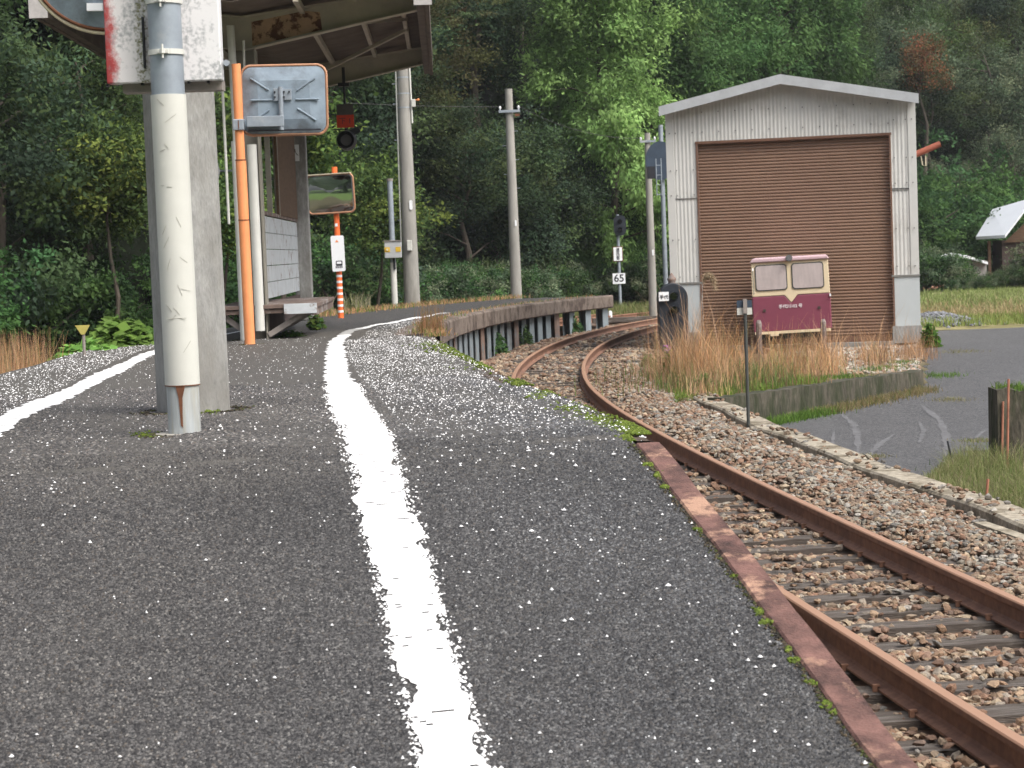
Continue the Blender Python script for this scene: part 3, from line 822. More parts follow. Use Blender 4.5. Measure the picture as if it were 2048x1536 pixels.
# white lines with ragged edges
def fractal(n, seed, scales=((2, .007), (4, .014), (9, .020), (26, .015))):
    r = np.random.default_rng(seed); out = np.zeros(n)
    for s_, a_ in scales:
        k = r.uniform(-1, 1, n // s_ + 3); out += np.interp(np.arange(n), np.arange(len(k)) * s_, k) * a_
    return out
def white_line(Y0, Y1, o_of, w, seed, name, step=.012, material='white_paint', amp=1.0):
    Y = np.arange(Y0, Y1, step); n = len(Y)
    c = o_of(Y)
    w = np.interp(Y, [0, 6.5, 8.5, 17, 24], [w, w, w * 1.25, w * 1.25, w]) if w < .17 else w
    a = c - w / 2 + fractal(n, seed) * amp; b = c + w / 2 + fractal(n, seed + 1) * amp
    ncol = 8
    V = np.zeros((n, ncol + 1, 3))
    for k in range(ncol + 1):
        oo = a + (b - a) * k / ncol
        V[:, k, :2] = off(Y, oo); V[:, k, 2] = surf_z(Y, oo) + .005
    idx = np.arange(n * (ncol + 1)).reshape(n, ncol + 1)
    F = np.stack([idx[:-1, :-1], idx[:-1, 1:], idx[1:, 1:], idx[1:, :-1]], -1).reshape(-1, 4)
    # bare scraps in the paint
    r = np.random.default_rng(seed + 9)
    cellY = (np.arange(n - 1) // 1)
    hole = r.random((n - 1, ncol)) < .012
    rows = np.where(r.random(n - 1) < .022)[0]
    for q in rows:
        k0 = r.integers(0, ncol - 1); hole[q:q + 1, k0:k0 + r.integers(1, 4)] = True
    F = F[~hole.ravel()]
    return np_obj(name, V.reshape(-1, 3), F, material, plat)
lo_r = lambda Y: np.interp(Y, [0, 9, 12, 21, 28, 33, 37, 41, 48], [-2.97, -2.98, -2.96, -2.86, -2.86, -2.76, -2.5, -2.4, -2.4])
white_line(-2, 27.0, lo_r, .165, 21, 'painted_line')
white_line(27.0, 30.0, lo_r, .17, 25, 'painted_line', material='worn_white_paint')
white_line(30.0, 40, lo_r, .18, 31, 'painted_line', step=.03)
white_line(-2, 36, lambda Y: np.interp(Y, [0, 11, 21, 30, 48], [-5.0, -4.99, -4.9, -4.86, -4.6]), .165, 41, 'painted_line')

# protruding aggregate of the asphalt on the near ramp
def grit(n, y0, y1, oa, ob, smin, smax, hgt, seed, gain=1.0):
    r = np.random.default_rng(seed)
    Y = r.uniform(y0, y1, n); O = r.uniform(oa, ob, n)
    keep = np.abs(O - lo_r(Y)) > np.where(r.random(n) < .06, 0, .085); Y, O = Y[keep], O[keep]; n = len(Y)
    P = np.zeros((n, 3)); P[:, :2] = off(Y, O); P[:, 2] = surf_z(Y, O) - .001
    S = r.uniform(smin, smax, n)
    base = np.array([(1, 0, 0), (.3, .95, 0), (-.8, .6, 0), (-.8, -.6, 0), (.3, -.95, 0), (.35, .2, .9), (-.35, -.1, 1.0)])
    FF = np.array([(0, 1, 5), (1, 2, 6), (1, 6, 5), (2, 3, 6), (3, 4, 6), (4, 0, 5), (4, 5, 6)])
    v = base[None] * S[:, None, None] * r.uniform(.65, 1.35, (n, 7, 3)) * np.array([1, 1, hgt])
    a = r.uniform(0, 6.28, n); ca, sa = np.cos(a)[:, None], np.sin(a)[:, None]
    V = np.stack([v[..., 0] * ca - v[..., 1] * sa, v[..., 0] * sa + v[..., 1] * ca, v[..., 2]], -1) + P[:, None, :]
    F = (FF[None] + (np.arange(n) * 7)[:, None, None]).reshape(-1, 3)
    c = np.array([(.028, .027, .028), (.050, .048, .049), (.085, .083, .083), (.018, .018, .019), (.15, .147, .142), (.070, .060, .052)])[r.choice(6, n, p=[.27, .24, .18, .17, .08, .06])] * r.uniform(.8, 1.25, (n, 1)) * gain
    tone = 1 + .16 * np.sin(P[:, 0] * 1.9 + 1.5 * np.sin(P[:, 1] * 1.1)) * np.cos(P[:, 1] * 1.6 + P[:, 0]) + .10 * np.sin(P[:, 0] * 4.1 + P[:, 1] * 3.3)
    c = c * tone[:, None] * (1 + np.clip((P[:, 0:1] + .5) * 1.2, -1, 1) * np.array([[-.04, 0, .05]]))
    o = np_obj('asphalt_grit', V.reshape(-1, 3), F, 'grit', plat, cols=np.repeat(c, 7, axis=0))
    o['kind'] = 'stuff'; return o
grit(170000, 5.2, 9.9, -5.4, EDGE - .11, .0042, .0078, .70, 51, .92)
grit(60000, 9.9, 15.5, -5.6, EDGE - .02, .006, .010, .45, 52, 1.5)  # grit beyond the ridge coloured paler, in place of grazing gloss
# white chips on the asphalt
def chips(n, y0, y1, oa, ob, smin, smax, power=1.0):
    Y = y0 + (y1 - y0) * rng.random(n) ** power; O = oa + (ob - oa) * rng.random(n)
    P = np.zeros((n, 3)); P[:, :2] = off(Y, O); P[:, 2] = surf_z(Y, O) + np.where(Y < 9.7, .0045, .003)
    return P, rng.uniform(smin, smax, n) * (rng.random(n) ** 1.2 * .8 + .4)
parts = [chips(330, 4.5, 9.6, -5.2, -3.05, .004, .007), chips(420, 4.5, 9.6, -2.9, -1.8, .004, .0085), chips(5600, 9.2, 24.5, -2.75, -1.85, .0035, .0066, .80), chips(1000, 24.5, 36, -2.6, -1.9, .005, .008),
         chips(4300, 9.8, 30, -5.9, -5.1, .004, .0075), chips(1500, 9.2, 26, -4.8, -3.05, .003, .007),
         chips(500, 9.4, 24, -1.84, -1.70, .005, .008)]
P = np.concatenate([q[0] for q in parts]); S = np.concatenate([q[1] for q in parts])
r_ = np.random.default_rng(77); nf = 2600
Yf = 5.3 + 9.5 * r_.random(nf) ** 1.2; Of = lo_r(Yf) + np.where(r_.random(nf) < .5, -1, 1) * (.085 + np.abs(r_.normal(0, .022, nf)))
Pf = np.zeros((nf, 3)); Pf[:, :2] = off(Yf, Of); Pf[:, 2] = surf_z(Yf, Of) + .003
P = np.concatenate([P, Pf]); S = np.concatenate([S, r_.uniform(.003, .0085, nf)])
n = len(P)
OCT = np.array([(1, 0, 0), (0, 1, 0), (-1, 0, 0), (0, -1, 0), (0, 0, 1.0)])
OF = np.array([(0, 1, 4), (1, 2, 4), (2, 3, 4), (3, 0, 4)])
v = OCT[None] * S[:, None, None] * rng.uniform(.6, 1.4, (n, 1, 3)) * np.array([1, 1, 1.0])
a = rng.uniform(0, 6.28, n); ca, sa = np.cos(a)[:, None], np.sin(a)[:, None]
V = np.stack([v[..., 0] * ca - v[..., 1] * sa, v[..., 0] * sa + v[..., 1] * ca, v[..., 2]], -1) + P[:, None, :]
F = (OF[None] + (np.arange(n) * 5)[:, None, None]).reshape(-1, 3)
o = np_obj('white_chips', V.reshape(-1, 3), F, 'chip'); tag(o, 'small white paint chips and grit strewn over the asphalt', kind='stuff')

# moss along the edge
def moss(P, S, label):
    n = len(P)
    cols = np.array([(.10, .145, .018), (.07, .10, .015), (.14, .18, .03), (.08, .075, .028)])[rng.integers(0, 3, n)]
    o = stones('moss', P, S, cols, label, flat=.7); return o
pts = []; ss = []
for (px, py, rad, cnt) in [(1150, 815, 22, 60), (1190, 835, 25, 80), (1230, 850, 30, 120), (1275, 862, 35, 260), (1300, 875, 12, 60), (1315, 930, 9, 40), (1330, 950, 10, 46), (1345, 975, 9, 40), (1410, 1060, 7, 26),
                           (1465, 1155, 8, 16), (1520, 1225, 14, 80), (1532, 1245, 12, 60), (1570, 1300, 10, 30), (1590, 1322, 10, 36), (1625, 1368, 10, 20), (1645, 1412, 10, 36), (1660, 1428, 9, 26), (1090, 790, 20, 40), (1040, 765, 18, 40), (960, 730, 25, 50), (930, 712, 25, 60), (900, 700, 20, 50),
                           (870, 690, 20, 50), (295, 869, 14, 26), (418, 822, 14, 30), (1320, 866, 12, 50)]:
    for _ in range(int(cnt * 2.6)):
        q = on_plat(px + random.gauss(0, rad), py + random.gauss(0, rad * .22))
        o_edge = (q.x - float(cx(q.y)))
        if px > 700:
            lim = EDGE - (.108 if q.y < 9.4 else .0)
            if q.y < 9.4: 
                q.x = float(cx(q.y)) + lim - abs(random.gauss(0, .018)) 
            elif o_edge > EDGE: q.x = float(cx(q.y)) + EDGE - abs(random.gauss(0, .04))
        pts.append((q.x, q.y, float(pz(q.y)) + .002)); ss.append(random.uniform(.004, .009) * (1.45 if q.y < 9.2 else 1 if q.y < 12 else 1.6))
moss(np.array(pts), np.array(ss), 'bright green moss tufts growing along the platform edge and posts')

# ================================================================== POST WITH SIGN BOX AND ROUND MIRROR
bp = on_plat(370, 868)
post = thing('sign_post', 'thick steel post with cream wrap and rusty foot carrying the sign box', 'post', bp)
H1 = at(370, 770, bp.y).z - bp.z; H2 = at(345, 190, bp.y).z - bp.z
MB().tube([(0, 0, 0), (0, 0, H1 + .02)], .083, 28).build('base', 'galv_base', post, smooth=True)
MB().prism([(-.004, .05), (.006, .04), (.007, H1 - .14), (.010, H1 - .06), (.026, H1), (-.022, H1), (-.010, H1 - .06), (-.006, H1 - .14)], -.0862, -.075).build('rust_streak', 'rust_streak', post)
MB().tube([(0, 0, H1), (0, 0, H2)], .0895, 28).build('cover', 'cream_cover', post, smooth=True)
MB().tube([(0, 0, H1 - .001), (0, 0, H1 + .004)], .0905, 28).build('rust_ring', 'rust_streak', post)
MB().tube([(0, 0, H2 - .01), (0, 0, H2 + 1.15)], .0845, 28).build('upper_pipe', 'galvanised', post, smooth=True)
rr = random.Random(4)
for i in range(17):
    sm = MB()
    z = rr.uniform(H1 + .1, H2 - .02); a0 = rr.uniform(-2.3, -1.2); L = rr.uniform(.2, .7); sl = rr.uniform(-.06, .06)
    for k in range(5):
        t = a0 + L * k / 5; t2 = a0 + L * (k + 1) / 5; za = z + sl * k / 5 + rr.uniform(-.002, .002); zb = z + sl * (k + 1) / 5
        r0 = .0903
        sm.beam((r0 * math.cos(t), r0 * math.sin(t), za), (r0 * math.cos(t2), r0 * math.sin(t2), zb), (.0016), .0016)
    sm.build('crack', 'pencil', post)
MB().box((0, -.0885, H1 + .345), (.10, .002, .0025)).build('seam', 'pencil', post)
MB().tube([(0, 0, 0), (0, 0, .008)], .15, 24).build('cement_pad', 'cement_pad', post)
for py in (106, 4):
    z = at(335, py, bp.y).z - bp.z
    c = MB().tube([(0, 0, z - .012), (0, 0, z + .014)], .092, 28)
    c.box((0, -.098, z), (.055, .012, .022)); c.tube([(.0, -.112, z - .035), (0, -.112, z + .035)], .006, 8); c.tube([(.0, -.112, z - .012), (0, -.112, z + .012)], .013, 6)
    c.build('clamp', 'off_white_steel', post, bevel=.002)
# sign box behind the pipe
c1 = at(332, 165, bp.y + .16)
bw = 228 / FPX * (bp.y + .1); 
box = thing('sign_box', 'white sign box fading to red at its left edge, clamped behind the post', 'sign', (c1.x, bp.y + .13, c1.z), (0, R(-2.0 + 2.2), 0))
zb = 0.0
o = MB().box((0, .03, .34), (bw, .10, .68)).build('panel', 'sign_box', box, bevel=.006)
MB().box((.03, .10, -.02), (bw * .87, .12, .05)).build('bottom_rail', 'strut_grey', box)
for px_ in (-.30, -.12, .12, .22):
    MB().box((px_, .03, -.006), (.012, .05, .012)).build('bolt', 'dark_metal', box)
MB().box((-.093, -.03, .2), (.008, .05, .26)).build('bracket', 'dark_metal', box)
MB().box((.093, -.03, .2), (.008, .05, .26)).build('bracket', 'dark_metal', box)
MB().tube([(bw / 2 + .02, .03, .09), (bw / 2 + .02, .06, .09)], .016, 12).build('eye_ring', 'galvanised', box)
# round mirror, its back towards us
cm = at(205, -102, bp.y + .5); rmir = 166 / FPX * (bp.y + .5)
mir = thing('round_mirror', 'round convex mirror seen from its blue grey back with cream rim', 'mirror', (cm.x, cm.y, cm.z), (0, R(2), 0))
def disc(r0, y0, r1, y1, n=48):
    m = MB(); vs = [(r0 * math.cos(2 * math.pi * k / n), y0, r0 * math.sin(2 * math.pi * k / n)) for k in range(n)] + [(r1 * math.cos(2 * math.pi * k / n), y1, r1 * math.sin(2 * math.pi * k / n)) for k in range(n)]
    m.add(vs, [(k, (k + 1) % n, n + (k + 1) % n, n + k) for k in range(n)] + [tuple(range(n)), tuple(range(2 * n - 1, n - 1, -1))]); return m
disc(rmir * .6, 0, rmir * .95, .05).build('back_shell', 'sign_back', mir)
pts = [(rmir * math.cos(t) * .975, .06, rmir * math.sin(t) * .975) for t in np.linspace(0, 2 * math.pi, 60)]
MB().tube(pts, .011, 8).build('rim', 'cream_rim', mir, smooth=True)
pts = [(rmir * math.cos(t) * .935, .05, rmir * math.sin(t) * .935) for t in np.linspace(0, 2 * math.pi, 60)]
MB().tube(pts, .010, 8).build('inner_rim', 'rust_streak', mir, smooth=True)
MB().box((-.045, .006, -.305), (.085, .03, .04)).build('sticker', 'plain_white', mir)
MB().box((.06, -.03, -.1), (.05, .03, .5)).beam((.06, -.03, 0), (.38, -.3, 0), .04, .04).build('bracket', 'galvanised', mir)

# ------------------------------------------------------------------ concrete column behind
pc = on_plat(377, 826)
colm = MB()
hh = 4.1; tw = .245; bwid = .25
rot = Matrix.Rotation(R(33), 3, 'Z')
def sq(w_, z): return [rot @ Vector(v) for v in ((-w_ + .03, -w_, z), (w_ - .03, -w_, z), (w_, -w_ + .03, z), (w_, w_ - .03, z), (w_ - .03, w_, z), (-w_ + .03, w_, z), (-w_, w_ - .03, z), (-w_, -w_ + .03, z))]
n = 8
colm.add(sq(.176, -.05) + sq(.170, 2.55), [(k, (k + 1) % n, n + (k + 1) % n, n + k) for k in range(n)] + [tuple(range(n))[::-1], tuple(range(n, 2 * n))])
o = colm.build('concrete_column', 'concrete'); o.location = (pc.x, pc.y + .2, pc.z)
tag(o, 'square weathered concrete column right behind the cream wrapped post', 'column')

# ================================================================== CANOPY with columns, bench
C1 = on_plat(512, 668); C1 = Vector((C1.x, 25.9, float(pz(25.9))))
C1.x = at(512, 640, 25.9).x
C2 = at(594, 600, 33.2); C2.z = float(pz(33.2))
hd = math.atan2(C2.x - C1.x, C2.y - C1.y)
LEN = (C2 - C1).length
can = thing('shelter_canopy', 'rusting V shaped platform canopy with beige steel beams and dark fascia', 'canopy', (C1.x, C1.y, C1.z), (0, 0, -hd))
zc = CAMZ - C1.z   # camera height above canopy base
zmid = zc + 2.70; zend = zc + 3.16; HW = 2.36
y0c, y1c = -1.3, LEN + 1.1
# roof sheets (corrugated underside)
for sg in (-1, 1):
    vs = []; fs = []; n = 60
    nn = 2 * int((y1c - y0c) / .09)
    for i in range(nn + 1):
        y = y0c + (y1c - y0c) * i / nn; dz = .018 if i % 2 else 0
        for x, z in ((0, zmid + .46), (sg * HW, zend + .36)):
            vs.append((x, y, z + dz)); vs.append((x, y, z + dz + .03))
    for i in range(nn):
        b_ = 4 * i
        fs += [(b_, b_ + 2, b_ + 6, b_ + 4), (b_ + 1, b_ + 5, b_ + 7, b_ + 3), (b_ + 2, b_ + 3, b_ + 7, b_ + 6)]
    MB().add(vs, fs).build('roof_sheet', 'canopy_sheet', can)
    # fascia along eave
    MB().box((sg * (HW + .02), (y0c + y1c) / 2, zend + .17), (.05, y1c - y0c, .56)).build('fascia', 'canopy_fascia', can)
    MB().box((sg * (HW - .06), (y0c + y1c) / 2, zend + .02), (.10, y1c - y0c, .22)).build('gutter', 'canopy_fascia', can)
    MB().box((sg * (HW - .03), y0c - .02, zend + .13), (.22, .03, .50)).build('gutter_end', 'fascia_end', can)
    for q in (.33, .62, .86):
        x = sg * HW * q; z = zmid + (zend - zmid) * q + .33
        MB().box((x, (y0c + y1c) / 2, z), (.06, y1c - y0c, .09)).build('purlin', 'canopy_beam', can)
# cross beams as tapered I sections
for yb, nm in ((0, 0), (LEN, 1)):
    for sg in (-1, 1):
        def zz(x): return zmid + (zend - zmid) * x / HW
        x1 = HW - .1
        prof = [(0.0, zmid), (sg * x1, zz(x1)), (sg * x1, zz(x1) + .26), (0, zmid + .42)]
        MB().prism(prof, yb - .012, yb + .012).build('beam_web', 'canopy_beam', can)
        f = MB()
        for a, b_ in (((0, zmid), (sg * x1, zz(x1))), ((0, zmid + .42), (sg * x1, zz(x1) + .26))):
            f.beam((a[0], yb, a[1]), (b_[0], yb, b_[1]), .20, .016)
        f.build('beam_flange', 'canopy_beam', can)
        if nm == 0 and sg == 1:
            MB().prism([(.12, zz(.12) + .03), (1.02, zz(1.02) + .03), (1.00, zz(1.0) + .26), (.8, zz(.8) + .32), (.12, zmid + .36)], yb - .016, yb - .0125).build('rust_patch', 'canopy_rust', can)
        # diagonal underside bracing
        MB().beam((sg * .3, yb + .3, zmid + .28), (sg * (HW - .3), yb + (3.0 if nm == 0 else -3.0), zend + .22), .05, .05).build('brace', 'canopy_beam', can)
# columns
def hcol(y, w_, mat_, name='column', h=zmid + .0):
    c = MB(); c.box((-w_ / 2, y, h / 2), (.02, .3, h)); c.box((w_ / 2, y, h / 2), (.02, .3, h)); c.box((0, y, h / 2), (w_ - .02, .02, h)); return c.build(name, mat_, can)
hcol(.02, .30, 'beige_steel')
MB().tube([(-.115, -.22, .0), (-.115, -.22, 2.55)], .075, 18).tube([(-.115, -.22, 2.5), (-.13, -.2, zmid + .3)], .05, 14).build('drain_pipe', 'off_white_steel', can, smooth=True)
MB().tube([(.07, -.22, .12), (.07, -.22, 2.5)], .062, 14).build('conduit', 'off_white_steel', can, smooth=True)
MB().tube([(-.26, -.28, 1.5), (-.26, -.28, 3.7)], .018, 8).tube([(.02, -.25, 3.0), (.03, -.25, zmid + .1)], .015, 8).build('conduit', 'off_white_steel', can, smooth=True)
MB().box((.13, LEN, zmid / 2), (.27, .27, zmid)).build('column', 'concrete', can, bevel=.02)
pl = MB().box((.09, LEN - .15, zc + 1.75), (.13, .012, .27)).build('number_plate', 'plain_white', can)
text_part('number_text', '人', .12, (.09, LEN - .159, zc + 1.75), pl, 'text_black')
# board partition between the columns: white boards below, dark boards above
for i in range(5):
    MB().box((.04, LEN / 2 + .1, .50 + .225 * i + .11), (.045, LEN - .45, .215)).build('partition_board', 'bench_panel', can)
MB().box((.04, LEN / 2 + .1, 1.66), (.07, LEN - .3, .05)).build('top_rail', 'bench_wood', can)
MB().box((.07, LEN * .72, 2.55), (.04, LEN * .5, 1.75)).build('upper_board', 'wood_brown', can)
for yq in (LEN * .30, LEN * .48): MB().box((.06, yq, 2.6), (.07, .07, 1.9)).build('stud', 'beige_steel', can)
MB().box((.0, .25, 2.1), (.05, .05, 3.0)).build('stud', 'off_white_steel', can)
# bench
bz = zc - .56; BL = 3.9
bench = thing('platform_bench', 'two sided weathered wooden bench on grey diagonal struts under the canopy', 'bench', (C1.x, C1.y, C1.z), (0, 0, -hd))
s_ = MB(); s_.box((.16, BL / 2 - .25, bz - .03), (1.32, BL, .05)); s_.build('seat', 'bench_wood', bench, bevel=.005)
MB().box((.77, BL / 2 - .25, bz - .105), (.06, BL - .04, .10)).build('seat_edge', 'bench_wood', bench)
MB().box((-.46, BL / 2 - .25, bz - .105), (.06, BL - .04, .10)).build('seat_edge', 'bench_wood', bench)
MB().box((.60, -.265, bz - .065), (.42, .03, .13)).build('end_plate', 'bench_panel', bench)
MB().box((.10, -.20, bz - .09), (1.1, .05, .05)).build('cross_bar', 'bench_wood', bench)
for yq in (-.12, 1.6, 3.3):
    for sg in (-1, 1):
        MB().beam((.05 + sg * .12, yq, .06), (.12 + sg * .56, yq, bz - .10), .05, .07).build('strut', 'strut_grey', bench)
MB().box((.04, LEN / 2, .22), (.06, LEN - .4, .44)).build('back_plate', 'dark_wall', bench)
# diamond marker on the far side
dm = at(436, 342, 27.5)
t = thing('diamond_marker', 'small white diamond plate on an arm behind the concrete column', 'marker', (dm.x, dm.y, dm.z), (0, 0, 0))
MB().prism([(-.10, 0), (0, .11), (.0, .11), (.03, .0), (0, -.11)], 0, .01).build('plate', 'plain_white', t)
MB().tube([(0, .02, 0), (.36, .02, .0)], .014, 8).build('arm', 'galvanised', t)

# hanging departure repeater lamp
hp = at(688, 172, 32.6)
t = thing('hanging_signal', 'black round lamp hanging from the canopy under a red plate', 'signal', (hp.x, hp.y, hp.z))
sc = hp.y / FPX
MB().box((0, 0, .02), (.18, .15, .06)).box((0, 0, .15), (.05, .05, .3)).build('mount', 'dark_metal', t)
MB().tube([(0, 0, 0), (.0, 0, -95 * sc)], .022, 10).build('rod', 'dark_metal', t, smooth=True)
MB().box((.0, -.03, -47 * sc), (33 * sc, .02, 22 * sc)).build('upper_plate', 'grey_plate', t)
rp = MB().box((.0, -.035, -70 * sc), (34 * sc, .02, 25 * sc)).build('name_plate', 'red_plate', t)
text_part('plate_text', '下 1', .115, (0, -.048, -70 * sc), rp, 'dark_metal')
MB().box((.02, .02, -85 * sc), (56 * sc, .04, .02)).build('cross_bar', 'grey_plate', t)
lp = MB(); nn = 24; 
for (r0, r1, ya, yb_) in ((17 * sc, 20 * sc, -.16, -.02), (20 * sc, 20 * sc, -.02, .12)):
    vs = [(r0 * math.cos(2 * math.pi * k / nn), ya, r0 * math.sin(2 * math.pi * k / nn) - 107 * sc) for k in range(nn)] + [(r1 * math.cos(2 * math.pi * k / nn), yb_, r1 * math.sin(2 * math.pi * k / nn) - 107 * sc) for k in range(nn)]
    lp.add(vs, [(k, (k + 1) % nn, nn + (k + 1) % nn, nn + k) for k in range(nn)])
lp.add([(20 * sc * math.cos(2 * math.pi * k / nn), .12, 20 * sc * math.sin(2 * math.pi * k / nn) - 107 * sc) for k in range(nn)], [tuple(range(nn))])
lp.build('lamp_housing', 'dark_metal', t)
o = disc(11 * sc, -.05, 11 * sc, -.04, 20).build('lens', 'lens_grey', t); o.location = (0, 0, -107 * sc)
MB().beam((10 * sc, -.03, -94 * sc), (27 * sc, -.03, -86 * sc), .02, .10).build('bracket', 'dark_metal', t)

# ================================================================== MIRRORS on orange poles
def bulged(w_, h_, r, bulge, y, sgn, n=18):
    vs = []; fs = []
    P = rrect(w_, h_, r, 6); m = len(P)
    rings = 9
    for j in range(rings + 1):
        s = 1 - j / rings * .999
        for x, z in P:
            xx, zz = x * s, z * s
            d = (xx / (w_ / 2)) ** 2 * .5 + (zz / (h_ / 2)) ** 2 * .5
            vs.append((xx, y + sgn * bulge * (1 - d), zz))
    for j in range(rings):
        for k in range(m): fs.append((j * m + k, j * m + (k + 1) % m, (j + 1) * m + (k + 1) % m, (j + 1) * m + k))
    return MB().add(vs, fs)
pb = on_plat(500, 689)
sc = pb.y / FPX
om = thing('traffic_mirror', 'rectangular convex mirror turned away, blue grey ribbed back, on orange pole', 'mirror', pb, (0, 0, 0), 'convex mirrors on orange poles')
ztop = at(472, 128, pb.y).z - pb.z
lean = at(472, 128, pb.y).x - pb.x
zj = at(482, 320, pb.y).z - pb.z
MB().tube([(0, 0, 0), (lean * (zj / ztop), 0, zj)], 10.5 * sc, 18).tube([(lean * zj / ztop, 0, zj - .01), (lean, 0, ztop)], 9.0 * sc, 18).build('pole', 'orange_pole', om, smooth=True)
for py in (440, 320):
    z = at(490, py, pb.y).z - pb.z
    MB().tube([(lean * z / ztop, 0, z - .006), (lean * z / ztop, 0, z + .006)], 11.2 * sc, 18).build('joint_ring', 'rust_streak', om)
mc = at(567, 199, pb.y); mcx, mcz = mc.x - pb.x, mc.z - pb.z
W_, H_ = 172 * sc, 140 * sc
head = thing('x', '', '')  # temporary pivot
bpy.data.objects.remove(head)
T = Matrix.Translation((mcx, .03, mcz)) @ Matrix.Rotation(R(1.0), 4, 'Y')
def tb(mb, name, m, parent, smooth=False, bevel=0):
    mb.v = [tuple(T @ Vector(v)) for v in mb.v]; return mb.build(name, m, parent, smooth, bevel)
P = rrect(W_ * .955, H_ * .94, .11, 6); P2 = rrect(W_ * .6, H_ * .55, .06, 6)
n = len(P)
bk = MB().add([(x, 0.0, z) for x, z in P2] + [(x, .05, z) for x, z in P], [tuple(range(n))[::1]] + [(k, n + k, n + (k + 1) % n, (k + 1) % n) for k in range(n)])
backp = tb(bk, 'back_shell', 'sign_back', om)
pts = [(x, .06, z) for x, z in rrect(W_ * .985, H_ * .98, .12, 8)]; pts.append(pts[0])
tb(MB().tube(pts, .017, 8), 'rim', 'orange_rim', om, True)
tb(bulged(W_ * .95, H_ * .95, .1, .06, .06, 1), 'mirror_face', 'mirror_glass', om, True)
rb = MB()
for a, l0, l1 in ((0, .14, .42), (180, .12, .40), (38, .20, .48), (142, .22, .50), (-38, .20, .48), (218, .22, .46)):
    ca, sa = math.cos(R(a)), math.sin(R(a)) * .85
    rb = MB(); rb.beam((ca * l0, -.004, sa * l0), (ca * l1, .012 if abs(l1) > .45 else -.002, sa * l1), .030, .022)
    tb(rb, 'rib', 'sign_back', om, bevel=.008)
tb(MB().box((-.065, -.03, .06), (.10, .02, .15)).box((.035, -.02, .06), (.12, .02, .13)).tube([(-.03, -.04, .15), (-.03, -.04, -.36)], .028, 12), 'mount', 'galvanised', om, bevel=.004)
bl = MB()
for x, z in ((-.10, .09), (-.10, .03), (.01, .09), (.01, .03), (.07, .09)): bl.box((x, -.045, z), (.018, .02, .018))
tb(bl, 'bolts', 'dark_metal', om)
tb(MB().box((-.22, -.045, -.255), (.44, .05, .125)), 'arm', 'galvanised', om, bevel=.005)
tb(MB().box((.0, .0, -H_ * .43), (W_ * .84, .03, .02)), 'bottom_lip', 'dark_metal', om)
bz_ = at(478, 250, pb.y)
MB().box((bz_.x - pb.x, -.0, bz_.z - pb.z), (.13, .16, .13)).build('clamp', 'galvanised', om, bevel=.01)
MB().box((bz_.x - pb.x + .005, -.083, bz_.z - pb.z), (.012, .004, .10)).build('clamp_slot', 'rust_streak', om)

pb2 = on_plat(682, 637)
sc = pb2.y / FPX
m2 = thing('traffic_mirror', 'rectangular convex mirror facing us and reflecting greenery, on striped orange pole', 'mirror', pb2, (0, 0, 0), 'convex mirrors on orange poles')
tp = at(667, 334, pb2.y); zt2 = tp.z - pb2.z
MB().tube([(0, 0, 0), (0, 0, zt2)], 5.6 * sc, 16).build('pole', 'orange_pole_far', m2, smooth=True)
for i in range(7):
    z = (12 + i * 11.8) * sc
    MB().tube([(0, 0, z), (0, 0, z + 4.5 * sc)], 5.9 * sc, 16).build('white_band', 'plain_white', m2)
z = at(672, 450, pb2.y).z - pb2.z
MB().box((-.005, -5.7 * sc, z), (.05, .01, .06)).build('sticker', 'plain_white', m2)
mc = at(662, 388, pb2.y); T = Matrix.Translation((mc.x - pb2.x, -.09, mc.z - pb2.z)) @ Matrix.Rotation(R(-1.0), 4, 'Y') @ Matrix.Rotation(R(-12), 4, 'Z') @ Matrix.Rotation(R(2), 4, 'X')
W_, H_ = 96 * sc, 76 * sc
tb(bulged(W_ * .94, H_ * .93, .08, .05, 0, -1), 'mirror_face', 'mirror_glass', m2, True)
pts = [(x, .0, z) for x, z in rrect(W_, H_, .1, 8)]; pts.append(pts[0])
tb(MB().tube(pts, .020, 8), 'rim', 'orange_rim', m2, True)
tb(MB().prism(rrect(W_ * .95, H_ * .95, .1), .06, .075), 'back_shell', 'sign_back', m2)
tb(MB().box((0, -.02, H_ / 2 + .015), (W_ * .92, .12, .02)), 'visor', 'cream_rim', m2)
sgp = at(677, 507, pb2.y)
sgn = thing('notice_plate', 'tall white notice plate with orange mark strapped to the striped pole', 'sign', (sgp.x, pb2.y - .10, sgp.z), (0, R(-1.0), 0))
o = MB().prism(rrect(26 * sc, 71 * sc, .03), -.008, .008).build('plate', 'plain_white', sgn)
MB().prism([(0, .03), (.035, -.02), (-.035, -.02)], -.012, -.0085, Matrix.Translation((-.01, 0, .24))).build('orange_mark', 'orange_pole', sgn)
mk = MB(); r3 = random.Random(2)
mk.prism(rrect(.13, .10, .02), -.012, -.0085, Matrix.Translation((.01, 0, -.19)))
for x in (-.05, -.015, .025, .06): mk.box((x, -.0105, -.265), (.022, .004, .035))
mk.build('black_mark', 'text_black', sgn)
MB().prism(rrect(.09, .045, .01), -.015, -.0125, Matrix.Translation((.01, 0, -.18))).build('mark_window', 'plain_white', sgn)

# ================================================================== POLES
def pole(name, label, px, py, Y, zb, top_px, top_py, r0, r1, m, cat='pole', group=None):
    b = at(px, py, Y); b.z = zb
    t = thing(name, label, cat, b, (0, 0, 0), group)
    tp = at(top_px, top_py, Y)
    MB().tube([(0, 0, -.1), (0, 0, (tp.z - zb) * .5), (0, 0, tp.z - zb)], [r0, (r0 + r1) / 2, r1], 20).build('shaft', m, t, smooth=True)
    return t, tp.z - zb
